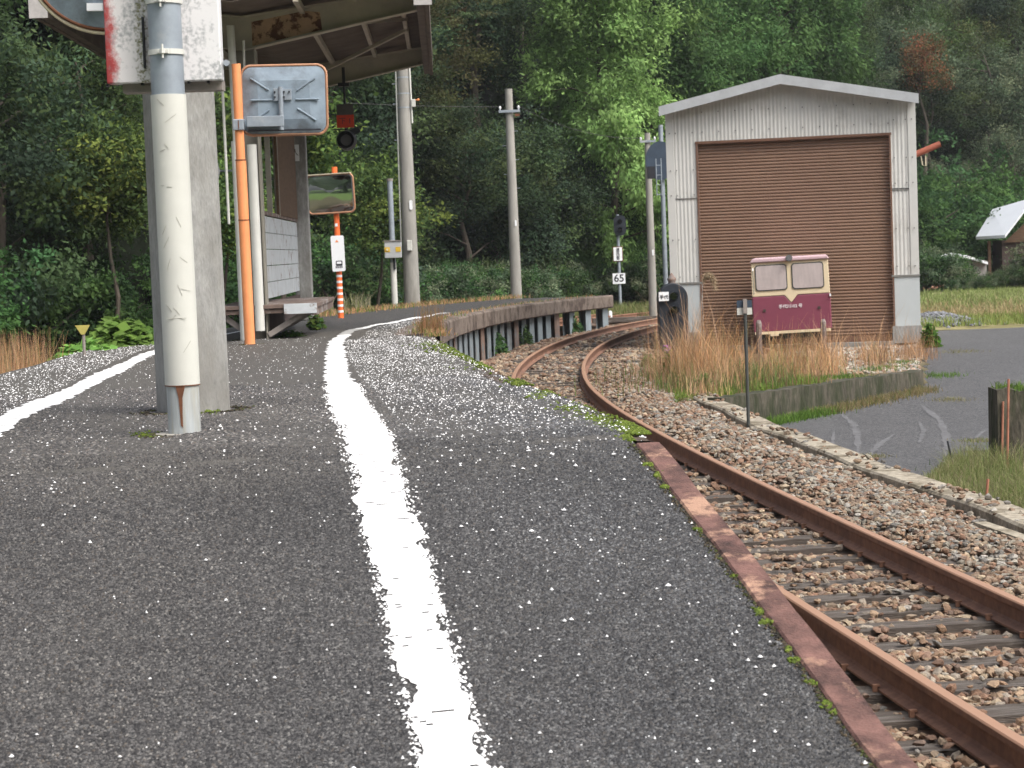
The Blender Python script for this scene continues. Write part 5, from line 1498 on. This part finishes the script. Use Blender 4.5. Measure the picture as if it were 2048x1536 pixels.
BG = [(.10, .135, .080), (.082, .120, .070), (.125, .150, .088)]
OL = [(.085, .098, .036), (.070, .084, .034), (.100, .100, .044)]
BR = [(.175, .27, .085), (.145, .235, .075), (.20, .30, .10)]
YG = [(.13, .165, .04), (.09, .135, .036), (.065, .105, .034), (.055, .09, .032)]
KZ = [(.050, .10, .032), (.065, .12, .036), (.042, .085, .034)]
MP = [(.22, .095, .045), (.17, .10, .045), (.10, .11, .045), (.12, .09, .045)]
RB = [(.085, .058, .034), (.060, .062, .028), (.075, .070, .030)]
T_dark = [make_tree(100 + i, 7.5, 2.9, 'round', DG, 24700, 0.116, name='broadleaf_tree') for i in range(3)]
T_mid = [make_tree(120 + i, 7.0, 2.7, 'round', MG, 24700, 0.109, name='broadleaf_tree') for i in range(2)]
T_blue = [make_tree(130 + i, 7.2, 2.6, 'round', BG, 22800, 0.102, name='broadleaf_tree') for i in range(2)]
T_ol = [make_tree(140 + i, 7.0, 2.7, 'round', OL, 22800, 0.102, name='broadleaf_tree') for i in range(1)]
T_lay = [make_tree(150 + i, 9.0, 3.0, 'layer', OL + DG + RB, 22800, 0.102, name='conifer_tree') for i in range(2)]
T_cone = make_tree(160, 8.5, 1.7, 'cone', RB + MG, 22800, 0.095, name='conifer_tree')
T_plume = make_tree(170, 13.0, 3.6, 'plume', BR, 57000, 0.136, z_lo=.16, trunk_r=.13, name='larch_tree')
T_plume2 = make_tree(171, 13.0, 3.8, 'plume', [(.066, .122, .040), (.054, .104, .036), (.080, .138, .045)], 49400, 0.136, z_lo=.15, name='larch_tree')
T_kz = [make_tree(180 + i, 3.0, 2.3, 'bush', KZ, 17100, 0.102, name='vine_shrub') for i in range(2)]
T_kzd = make_tree(185, 3.4, 2.4, 'bush', DG + KZ, 17100, 0.102, name='vine_shrub')
T_bg = make_tree(186, 2.2, 1.8, 'bush', BG + KZ, 15200, 0.088, name='shrub')
T_yg = make_tree(190, 4.3, 1.15, 'round', YG, 9000, 0.095, z_lo=.55, trunk_r=.05, name='young_tree')
T_map = make_tree(191, 11.5, 1.7, 'round', MP, 6500, 0.10, z_lo=.80, name='maple_tree')

G1 = 'dark trees covering the hillside'
def up_at(px, py_base, Y, z=None):
    p = at(px, py_base, Y)
    return p.x, Y, (float(hill_z(np.array(p.x), np.array(Y))) - .3 if z is None else z)
def X_at(px, Y): return at(px, 500, Y).x
labels = {'dark': 'dense dark green broadleaf tree on the shaded hillside', 'mid': 'mid green broadleaf tree on the wooded hillside', 'blue': 'greyish green broadleaf tree on the wooded hillside',
          'ol': 'olive green broadleaf tree on the wooded hillside', 'lay': 'olive brown conifer with layered branches on the dark hillside', 'cone': 'narrow reddish brown conifer on the hillside'}
kinds = {'dark': T_dark, 'mid': T_mid, 'blue': T_blue, 'ol': T_ol, 'lay': T_lay, 'cone': [T_cone]}
def pick_kind(px, row):
    u = random.random()
    if px < 850: return 'dark' if u < .62 else ('mid' if u < .85 else 'ol')
    if px < 1150: return 'lay' if u < .75 else 'dark'
    if px < 1650: return 'mid' if u < .35 else ('dark' if u < .8 else 'cone')
    return 'blue' if u < .40 else ('mid' if u < .58 else ('dark' if u < .85 else 'ol'))
for row in range(6):
    
    px = -260 + (row % 2) * 70
    while px < 2340:
        # depth of this row at this azimuth
        Y = 60.0
        for _ in range(12):
            x = X_at(px, Y); Y = .5 * Y + .5 * (float(hill_start(x)) + 1.5 + row * 4.2)
        Y += random.uniform(-1.4, 1.4)
        x = X_at(px, Y) + random.uniform(-.8, .8)
        skip = (900 < px < 1120 and row < 1)          # dark hollow by the second pole
        if not skip:
            k = pick_kind(px, row); pr = random.choice(kinds[k])
            z = float(hill_z(np.array(x), np.array(Y))) - .4
            s = random.uniform(.85, 1.25) * (1.0 if row else .8)
            place(pr, x, Y, z, s, random.uniform(0, 6.28), label=labels[k], group=G1 + ', ' + {'dark': 'darkest kind', 'mid': 'mid green kind', 'blue': 'grey green kind', 'ol': 'olive kind', 'lay': 'layered conifers', 'cone': 'narrow conifers'}[k])
        # step: constant metres
        px += 2.9 / Y * FPX * random.uniform(.85, 1.15)
# low vine-covered shrubs along the foot of the hill
px = -200
while px < 2300:
    Y = 60.0
    for _ in range(12):
        x = X_at(px, Y); Y = .5 * Y + .5 * (float(hill_start(x)) - 1.8)
    Y += random.uniform(-1.0, 1.0) + (1.5 if 1180 < px < 1300 else 0); x = X_at(px, Y)
    pr = random.choice(T_kz + [T_kzd]) if px > 700 else random.choice([T_kzd, T_kzd, T_kz[0]])
    place(pr, x, Y, -.25, random.uniform(.6, 1.0), random.uniform(0, 6.28), label='green vine covered shrub at the foot of the wooded hill', cat='shrub', group='vine covered shrubs at the foot of the hill')
    px += 2.4 / Y * FPX * random.uniform(.8, 1.2)
for i, (px, Y, s) in enumerate([(935, 68, .8), (1000, 70, .85), (1065, 72, .8), (1110, 75, .8)]):
    place(random.choice(T_dark), X_at(px, Y), Y, -.3, s, i * 2.1, label=labels['dark'], group=G1 + ', darkest kind')
# the bright green larch-like trees
place(T_plume, X_at(1228, 75), 75, -.3, 1.15, .5, label='tall bright green feathery tree left of the shed', cat='tree')
place(T_plume2, X_at(1400, 84), 84, .8, 1.25, 2.0, label='deep green feathery tree rising directly behind the shed roof left slope', cat='tree')
place(T_plume2, X_at(1560, 88), 88, 1.5, 1.25, 4.0, label='deep green feathery tree rising behind the shed ridge', cat='tree')
place(T_plume2, X_at(1310, 81), 81, .2, 1.1, 3.6, label='deep green feathery tree just above the left shed eave', cat='tree')
place(T_map, X_at(1850, 106), 106, float(hill_z(np.array(X_at(1850, 106)), np.array(106.))) - .3, 1.0, 1.0, label='orange red maple showing above the right hillside trees', cat='tree')
place(T_yg, X_at(755, 54), 54, -.2, 1.05, 1.0, label='yellow green young tree behind the far mirror', cat='tree')
place(T_yg, X_at(438, 40), 40, .4, .8, 2.0, label='yellow green young tree beside the concrete column', cat='tree')
place(T_plume, X_at(1165, 78), 78, -.3, .62, 3.1, label='smaller bright green feathery tree beside the second crossarm pole', cat='tree')
place(T_yg, X_at(560, 46), 46, .6, 1.3, 3.0, label='yellow green young tree hidden behind the orange pole', cat='tree')
place(T_yg, X_at(225, 46), 46, .4, 1.1, 4.0, label='yellow green young tree at the left foot of the wooded hill', cat='tree')
# big vine mounds at right
for px, Y, s, lab in ((1905, 94, 1.9, 'largest rounded vine mound right of the shed'), (1850, 88, 1.5, 'vine mound hugging the right wall of the shed'), (1985, 100, 1.4, 'vine mound behind the tiny distant pole')):
    place(random.choice(T_kz), X_at(px, Y), Y, -.2, s, px, label=lab, cat='shrub')
for i, (px, Y, s) in enumerate([(1850, 74, .75), (1888, 75, .70), (1905, 73, .28), (1930, 73, .26), (1955, 72, .28), (1985, 73, .34), (2018, 74, .42), (2055, 75, .5), (1800, 76, .9), (2110, 75, 1.0), (2160, 74, 1.)]):
    place(T_bg, X_at(px, Y), Y, -.2, s, px * 1.7, label='grey green bush in the row behind the far field', cat='shrub', group='bushes in a row behind the field')
for i, (px, Y, s) in enumerate([(1120, 68, .75), (1185, 74, .7), (1050, 65, .7), (980, 63, .8), (930, 61, .75), (880, 60, .8), (1290, 74, .7), (1340, 72, .8), (1240, 75, .7)]):
    place(T_bg, X_at(px, Y), Y, -.2, s, px * 1.3, label='low scrubby bush behind the far end of the platform', cat='shrub', group='scrubby bushes behind the platform end')
# row behind the camera, seen in mirror
for i in range(12):
    place(random.choice(T_dark + T_mid), -33 + i * 6 + random.uniform(-1, 1), -40 + random.uniform(-3, 3), -.3, 1.6, i, label='dark tree behind the viewer reflected in the convex mirror', group='trees behind the viewer')

# ---------------- grasses
def blades(name, base, H, cols, width, lean, label, kind='stuff', seg=3, spread=.35):
    n = len(base)
    az = rng.uniform(0, 6.28, n); ln = np.abs(rng.normal(0, lean, n)) * H
    fa = rng.uniform(0, 6.28, n)
    V = np.zeros((n, seg + 1, 2, 3))
    for k in range(seg + 1):
        t = k / seg
        c = base + np.stack([np.cos(az) * ln * t ** 1.8, np.sin(az) * ln * t ** 1.8, H * t * (1 - .12 * t)], 1)
        w = (width * (1 - t) ** .7 + .0012)
        s = np.stack([np.cos(fa) * w / 2, np.sin(fa) * w / 2, np.zeros(n)], 1)
        V[:, k, 0] = c - s; V[:, k, 1] = c + s
    b_ = (np.arange(n) * (seg + 1) * 2)[:, None]
    k = np.arange(seg)[None, :] * 2
    F = np.stack([b_ + k, b_ + k + 1, b_ + k + 3, b_ + k + 2], -1).reshape(-1, 4)
    o = np_obj(name, V.reshape(-1, 3), F, 'blades', cols=np.repeat(cols, (seg + 1) * 2, axis=0))
    if kind: o['kind'] = kind
    o['label'] = label
    return o
def colvar(pal, n, v=.25): 
    pal = np.array(pal); return pal[rng.integers(0, len(pal), n)] * rng.uniform(1 - v, 1 + v, (n, 1))
DRY = [(.56, .31, .15), (.48, .26, .12), (.62, .40, .23), (.40, .23, .13), (.33, .20, .12), (.34, .30, .13), (.50, .34, .22)]
GRN = [(.10, .19, .03), (.14, .24, .04), (.08, .15, .03)]
def clump_pts(centers, per, sig):
    c = np.array(centers); c = np.repeat(c, per, axis=0); return c + np.concatenate([rng.normal(0, sig, (len(c), 2)), np.zeros((len(c), 1))], 1)
# dry tall grass before the shed
cs = []
hs_ = []
for (pa, pbx, Ya, Yb, nclump, hm) in ((1335, 1480, 29.5, 35.5, 105, .85), (1480, 1660, 30.5, 36.5, 62, .66), (1345, 1430, 30, 33, 26, 1.15), (1300, 1345, 30, 35, 22, .6), (1725, 1775, 32.5, 36, 16, .75), (1800, 1850, 33.5, 36.5, 14, .55), (1640, 1665, 32, 35, 18, .75)):
    for _ in range(nclump):
        Y = random.gauss((Ya + Yb) / 2, (Yb - Ya) * .30); x = at(random.gauss((pa + pbx) / 2, (pbx - pa) * .30), 650, Y).x; cs.append((x, Y, -.16)); hs_.append(hm * random.choice([.45, .6, .75, .9, 1.0, 1.35]) * random.uniform(.8, 1.15))
b_ = clump_pts(cs, 30, .16); Hh = np.repeat(np.array(hs_), 30) * rng.uniform(.25, 1.12, len(b_))
ct = np.repeat(colvar(DRY, len(cs), .3), 30, axis=0) * rng.uniform(.65, 1.35, (len(b_), 1))
blades('dry_grass', b_, Hh, ct, .0060, .34, 'tall dry orange brown grass in front of the shed and trolley')
# seed heads / fine tops
# green weeds along the plot front
n = 9000
u = rng.random(n); pxs = 1345 + 310 * u; Yf = rng.uniform(27.3, 29.3, n) + u * 1.9
base = np.zeros((n, 3)); base[:, 0] = (pxs - 1024 + 4) / FPX * Yf; base[:, 1] = Yf; base[:, 2] = -.15
keep = ~road_mask(base[:, 0], base[:, 1]); base = base[keep]; n = len(base)
gm = np.sin(base[:, 0] * 9) + np.sin(base[:, 1] * 7 + 1) + rng.normal(0, .7, n)
base = base[gm > -.4]; gm = gm[gm > -.4]; n = len(base)
blades('green_grass', base, rng.uniform(.02, .10, n) * (1 + .5 * (gm > 1)), np.where((gm > .6)[:, None], colvar([(.15, .24, .04), (.19, .27, .05)], n), colvar([(.14, .17, .05), (.20, .17, .08), (.12, .18, .04)], n)), .010, .6, 'low bright green weeds on the edge of the plot')
# grass at the foot of wall and around road
def patch(px0, px1, Y0, Y1, n, h0, h1, pal, z=None, label='', name='grass', width=.008, lean=.4):
    Y = rng.uniform(Y0, Y1, n); X = (rng.uniform(px0, px1, n) - 1020) / FPX * Y
    zz = np.where(road_mask(X, Y), road_z(X, Y), -.15) if z is None else np.full(n, z)
    return blades(name, np.stack([X, Y, zz], 1), rng.uniform(h0, h1, n), colvar(pal, n), width, lean, label)
def patch_pts(P, n, sig, h0, h1, pal, label, width=.008, lean=.4, name='grass'):
    P = np.array(P); q = P[rng.integers(0, len(P), n)] + np.concatenate([rng.normal(0, sig, (n, 2)), np.zeros((n, 1))], 1)
    m = road_mask(q[:, 0], q[:, 1]); q[:, 2] = np.where(m, road_z(q[:, 0], q[:, 1]), -.15)
    return blades(name, q, rng.uniform(h0, h1, n), colvar(pal, n), width, lean, label)
wallf = [(WA[0] + (WB[0] - WA[0]) * t + .28, WA[1] + (WB[1] - WA[1]) * t - .25, 0) for t in np.linspace(0.02, .40, 12)]
patch_pts(wallf, 2600, .10, .04, .15, GRN, 'green grass at the foot of the mossy wall')
wallf = [(WA[0] + (WB[0] - WA[0]) * t + .22, WA[1] + (WB[1] - WA[1]) * t - .22, 0) for t in np.linspace(.4, .95, 12)]
patch_pts(wallf, 2600, .13, .04, .14, [(.30, .23, .12), (.24, .19, .10), (.14, .16, .05)], 'dry straw grass along the end of the mossy wall')
patch_pts([on_z(1770, 735, -.12)[:], on_z(1800, 725, -.12)[:], on_z(1745, 740, -.12)[:], on_z(1690, 752, -.12)[:], on_z(1880, 735, -.15)[:]], 1800, .18, .03, .10, GRN, 'green weed patches by the shed corner')
for (px_, py_, sg_, pal_) in ((1745, 790, .22, 0), (1790, 748, .2, 0), (1900, 798, .16, 1), (1915, 735, .25, 1), (1960, 880, .15, 0), (1740, 912, .10, 1)):
    q_ = on_z(px_, py_, float(road_z(np.array(6.), np.array(30.))) if py_ < 800 else -.5)
    patch_pts([(q_.x, q_.y, 0)], 420, sg_, .01, .06, [(.30, .26, .14), (.22, .22, .10)] if pal_ else [(.20, .24, .08), (.30, .25, .13)], 'thin dry weeds in a crack of the road', width=.006)
# tall fine grass at the right edge
n = 15000
Y = rng.uniform(14.5, 21.8, n); X = 4.12 + np.maximum(0, Y - 20.3) * .42 + rng.exponential(.45, n)
base = np.stack([X, Y, np.full(n, -.52)], 1)
blades('tall_grass', base, rng.uniform(.05, .36, n) * np.clip((X - 4.1) * 1.2, .35, 1), colvar([(.20, .24, .08), (.26, .26, .12), (.15, .20, .06), (.32, .28, .16)], n), .004, .5, 'fine pale green tall grass at the right roadside')
patch_pts([(5.1, 19.2, 0), (5.3, 20.4, 0), (4.9, 18.9, 0), (5.0, 21.3, 0)], 1500, .2, .03, .12, GRN + [(.22, .22, .08)], 'short weeds around the rusty stakes')
# field at the right
n = 26000
Y = rng.uniform(46, 72, n); X = rng.uniform(.17, .32, n) * Y
t_ = (Y - 46) / 26
pal = np.where((t_ + rng.normal(0, .12, n) > .42)[:, None], colvar([(.20, .27, .08), (.25, .30, .11), (.20, .24, .09)], n), colvar([(.36, .30, .16), (.30, .28, .14), (.40, .30, .17)], n))
pal = np.where((Y < 49.5)[:, None], colvar([(.20, .27, .07), (.25, .27, .09)], n), pal)
blades('field_grass', np.stack([X, Y, np.full(n, -.12)], 1), rng.uniform(.08, .30, n), pal, .030, .4, 'field of green and straw coloured grass beyond the road', seg=2)
# grass between tracks and at back of far platform
patch(880, 1330, 60.5, 67, 9000, .1, .5, [(.17, .20, .07), (.22, .20, .09), (.12, .17, .05)], z=-.16, label='rough mixed grass behind the far track', width=.02)
# weeds on far platform edge
Yq = rng.uniform(30, 54, 1000); oq = rng.normal(-1.9, .10, 1000)
P = np.zeros((1000, 3)); P[:, :2] = off(Yq, oq); P[:, 2] = pz(Yq) + .01
blades('platform_weeds', P, rng.uniform(.01, .09, 1000), colvar(DRY + GRN, 1000), .010, .4, 'sparse dry weeds along the far platform edge')
Yq = rng.uniform(40, 55, 3000); oq = ledge(Yq) + .1 + np.abs(rng.normal(0, .25, 3000)); P = np.zeros((3000, 3)); P[:, :2] = off(Yq, oq); P[:, 2] = pz(Yq) + .01
blades('platform_weeds', P, rng.uniform(.03, .16, 3000), colvar(DRY + GRN, 3000), .014, .4, 'weeds along the back edge of the far platform')
# reddish grass clump by platform edge
q = on_plat(856, 668)
b_ = clump_pts([(q.x + dx, q.y + dy, q.z) for dx, dy in ((0, 0), (.06, .4), (-.06, -.2), (.1, .8))], 110, .05)
o = blades('grass_tuft', b_, rng.uniform(.1, .62, len(b_)) * rng.uniform(.4, 1, len(b_)), colvar([(.36, .18, .10), (.30, .18, .09), (.22, .17, .07)], len(b_)), .005, .14, 'reddish dry grass tuft on the platform edge before the coping', kind=None); o['category'] = 'grass tuft'
b_ = clump_pts([(q.x - .05 + dx, q.y + dy, q.z) for dx, dy in ((0, .4), (.10, -.3), (.05, 1.2), (.18, -.8))], 160, .10)
blades('platform_weeds', b_, rng.uniform(.03, .12, len(b_)), colvar(GRN + DRY, len(b_)), .007, .4, 'short weeds under the reddish grass tuft')
# dry grass left edge
cs = [(at(px_, 700, Y_).x, Y_, -.1) for px_, Y_ in [(random.uniform(-80, 60), random.uniform(21.5, 25)) for _ in range(34)] + [(random.uniform(60, 95), random.uniform(22.5, 24.5)) for _ in range(8)]]
b_ = clump_pts(cs, 70, .12)
blades('dry_grass', b_, rng.uniform(.8, 1.62, len(b_)), colvar(DRY, len(b_)), .006, .10, 'dry reddish grass beyond the left platform edge')
# green weeds and seedlings through the dry grass, tuft on the wall end, dark crumbs imitating contact shade at the post feet
n = 2600
Yw = rng.uniform(28.6, 33.5, n); pw = rng.normal(1440, 90, n); base = np.stack([(pw - 1020) / FPX * Yw, Yw, np.full(n, -.15)], 1)
base = base[~road_mask(base[:, 0], base[:, 1])]; n = len(base)
blades('green_weeds', base, rng.uniform(.06, .42, n), colvar([(.14, .20, .05), (.20, .21, .08), (.10, .16, .045), (.28, .16, .10)], n), .012, .3, 'green and reddish weeds mixed through the dry grass')
q_ = Vector((5.5, 21.9, .27)); n = 900
base = np.stack([rng.uniform(5.3, 6.6, n), rng.normal(21.92, .1, n), np.full(n, .27)], 1)
blades('wall_weeds', base, rng.uniform(.03, .13, n), colvar(GRN + [(.16, .24, .05)], n), .010, .5, 'bright green weeds on top of the wall end')
dp = []; 
for (cx_, cy_, r0, cnt) in ((bp.x, bp.y, .13, 260), (pc.x, pc.y + .2, .27, 420), (pb.x, pb.y, .09, 120), (C1.x, C1.y, .25, 200)):
    for _ in range(cnt):
        a_ = random.uniform(0, 6.28); rr_ = r0 + abs(random.gauss(0, .05)); x_, y_ = cx_ + rr_ * math.cos(a_), cy_ + rr_ * math.sin(a_)
        dp.append((x_, y_, float(pz(y_)) + .003))
for Y_ in np.arange(5.2, 9.4, .0035):
    o_ = EDGE - .112 - abs(random.gauss(0, .014)); q_ = off(np.array([Y_]), np.array([o_]))[0]; dp.append((q_[0], q_[1], float(pz(q_[1])) + .002))
dp = np.array(dp)
stones('dirt_and_contact_shade', dp, rng.uniform(.003, .009, len(dp)), colvar([(.05, .042, .03), (.09, .07, .045), (.03, .028, .022), (.06, .07, .02)], len(dp)), 'dark grit and moss crumbs along the steel edging and imitating contact shade at the post feet')
# pampas-like plume near shed left
for px_, py_, Yq_, lab in ((1418, 558, 35.8, 'buff feathery plume before the left edge of the shutter'),):
    q = at(px_, py_, Yq_)
    n = 900
    tt = rng.random(n); c = np.stack([q.x - .10 + .22 * tt, np.full(n, Yq_), q.z + .10 * np.sin(tt * 3.1) - .18 * tt ** 3], 1) + rng.normal(0, .022, (n, 3))
    V, F, Cc = leaves_mesh(c, rng.normal(0, 1, (n, 3)) + np.array([.3, 0, -1.2]), rng.normal(0, 1, (n, 3)), np.full(n, .07), np.full(n, .006), colvar([(.42, .33, .22), (.36, .28, .18)], n))
    t = thing('pampas_plume', lab, 'reed', (0, 0, 0))
    np_obj('plume', V, F, 'blades', t, cols=Cc)
    MB().tube([(q.x - .25, Yq_, -.16), (q.x - .15, Yq_, q.z - .4), (q.x - .1, Yq_, q.z)], .006, 5).build('stem', 'strut_grey', t)
# pampas tufts behind mirror
cs = [(at(px_, 620, 46).x, 46, .7) for px_ in (700, 712, 722, 655)]
b_ = clump_pts(cs, 60, .1)
o = blades('reed_tuft', b_, rng.uniform(.3, .62, len(b_)), colvar([(.40, .36, .26), (.30, .30, .16), (.20, .24, .08)], len(b_)), .016, .45, 'pale reed tuft behind the striped pole', kind=None); o['category'] = 'reed'
# broad leaved plant at left
def leafy(name, centre, sx, sy, h, n, size, pal, label, cat='plant', group=None):
    r1 = rng.random(n); a = rng.uniform(0, 6.28, n); rr_ = np.sqrt(rng.random(n))
    P = np.stack([centre[0] + sx * rr_ * np.cos(a), centre[1] + sy * rr_ * np.sin(a), centre[2] + h * (1 - rr_ ** 2) * rng.uniform(.5, 1.0, n)], 1)
    D = rng.normal(0, 1, (n, 3)) * np.array([1, 1, .3]) + np.array([0, -.3, -.35]); Nn = rng.normal(0, .35, (n, 3)) + np.array([0, -.2, 1])
    L = size * rng.uniform(.6, 1.25, n)
    V, F, Cc = leaves_mesh(P, D, Nn, L, L * .85, colvar(pal, n))
    t = thing(name, label, cat, (0, 0, 0), (0, 0, 0), group)
    np_obj('leaves', V, F, 'foliage', t, cols=Cc)
    st = MB()
    for i in range(0, n, max(1, n // 30)): st.tube([(centre[0] + (P[i, 0] - centre[0]) * .5, centre[1] + (P[i, 1] - centre[1]) * .5, centre[2] - .15), tuple(P[i])], .006, 4, caps=False)
    st.build('stems', 'moss', t)
    return t
LV = [(.18, .33, .07), (.14, .27, .06), (.22, .38, .10)]
q = at(235, 690, 25.2); leafy('broadleaf_plant', (q.x, 25.4, .88), .55, .6, .52, 700, .15, LV, 'large leafy bright green plant beyond the left platform edge')
q = at(165, 700, 24.0); leafy('broadleaf_plant', (q.x, 24.2, .90), .36, .5, .26, 340, .12, LV, 'lower leafy green plant around the yellow triangle sign')
q = at(320, 690, 27); leafy('broadleaf_plant', (q.x, 27, .75), .45, .6, .42, 400, .15, LV, 'leafy green plant half hidden behind the concrete column')
q = on_z(1860, 695, -.12); leafy('green_bush', (q.x, q.y, -.12), .20, .25, .48, 900, .07, [(.07, .16, .025), (.09, .20, .03)], 'small bright green bush at the right corner of the shed', 'bush')
q = on_z(1408, 778, -.14); leafy('green_bush', (q.x, q.y, -.14), .17, .2, .26, 600, .05, [(.08, .17, .04), (.10, .19, .04)], 'small green weed bush at the front edge of the plot', 'bush')
q = on_z(1338, 762, -.15); t = leafy('flowering_weed', (q.x, q.y, -.15), .11, .15, .52, 500, .06, [(.12, .20, .04), (.16, .20, .05)], 'weed with small mauve flowers left of the dry grass', 'weed')
fl = MB()
for i in range(26): fl.sphere((q.x + random.gauss(0, .05), q.y + random.gauss(0, .05), .28 + random.uniform(-.05, .14)), random.uniform(.008, .016), 6, 4)
fl.build('flowers', 'flower', t)
q = on_z(1300, 735, -.15); leafy('green_weed', (q.x - .02, q.y, -.16), .12, .2, .30, 130, .10, [(.07, .15, .05), (.09, .18, .05)], 'leafy green weed beside the far curve of ballast', 'weed')
p = off(np.array([33.5]), np.array([-1.45]))[0]; leafy('green_weed', (p[0], p[1], -.16), .30, .5, .36, 420, .07, [(.06, .12, .04), (.08, .15, .05)], 'fern-like weed growing under the platform coping', 'weed')
for yq, lab in ((42.5, 'small weed at the foot of the middle platform posts'), (46, 'small weed at the foot of the farther platform posts'), (51.5, 'small weed between the last platform posts')):
    p = off(np.array([yq]), np.array([-1.75]))[0]; leafy('green_weed', (p[0], p[1], -.16), .22, .3, .48, 260, .09, [(.05, .10, .04), (.07, .13, .04)], lab, 'weed')
q = at(632, 650, 31.0); leafy('green_weed', (q.x, 31, .95), .12, .2, .22, 90, .11, [(.07, .15, .04), (.09, .14, .03)], 'dark leafy weed under the right end of the bench', 'weed')
q = at(595, 680, 26.5); leafy('green_weed', (q.x - .1, 26.6, float(pz(26.6)) - .01), .22, .25, .12, 260, .05, [(.05, .10, .03), (.07, .12, .03)], 'low weed under the bench beside the column', 'weed')
print('objects', len(bpy.data.objects))

# ------------------------------------------------------------------ faint air between us and the wooded hill
hm = bpy.data.materials.new('haze_air'); hm.use_nodes = True; hn = hm.node_tree; hn.nodes.clear()
pv = hn.nodes.new('ShaderNodeVolumePrincipled'); pv.inputs['Color'].default_value = (.85, .90, 1.0, 1); pv.inputs['Density'].default_value = HAZE
ho = hn.nodes.new('ShaderNodeOutputMaterial'); hn.links.new(pv.outputs[0], ho.inputs['Volume'])
MATS['haze_air'] = hm
o = MB().box((0, 50, 44), (1000, 900, 94)).build('haze', 'haze_air'); tag(o, kind='stuff')
o['label'] = 'faint haze in the valley air'
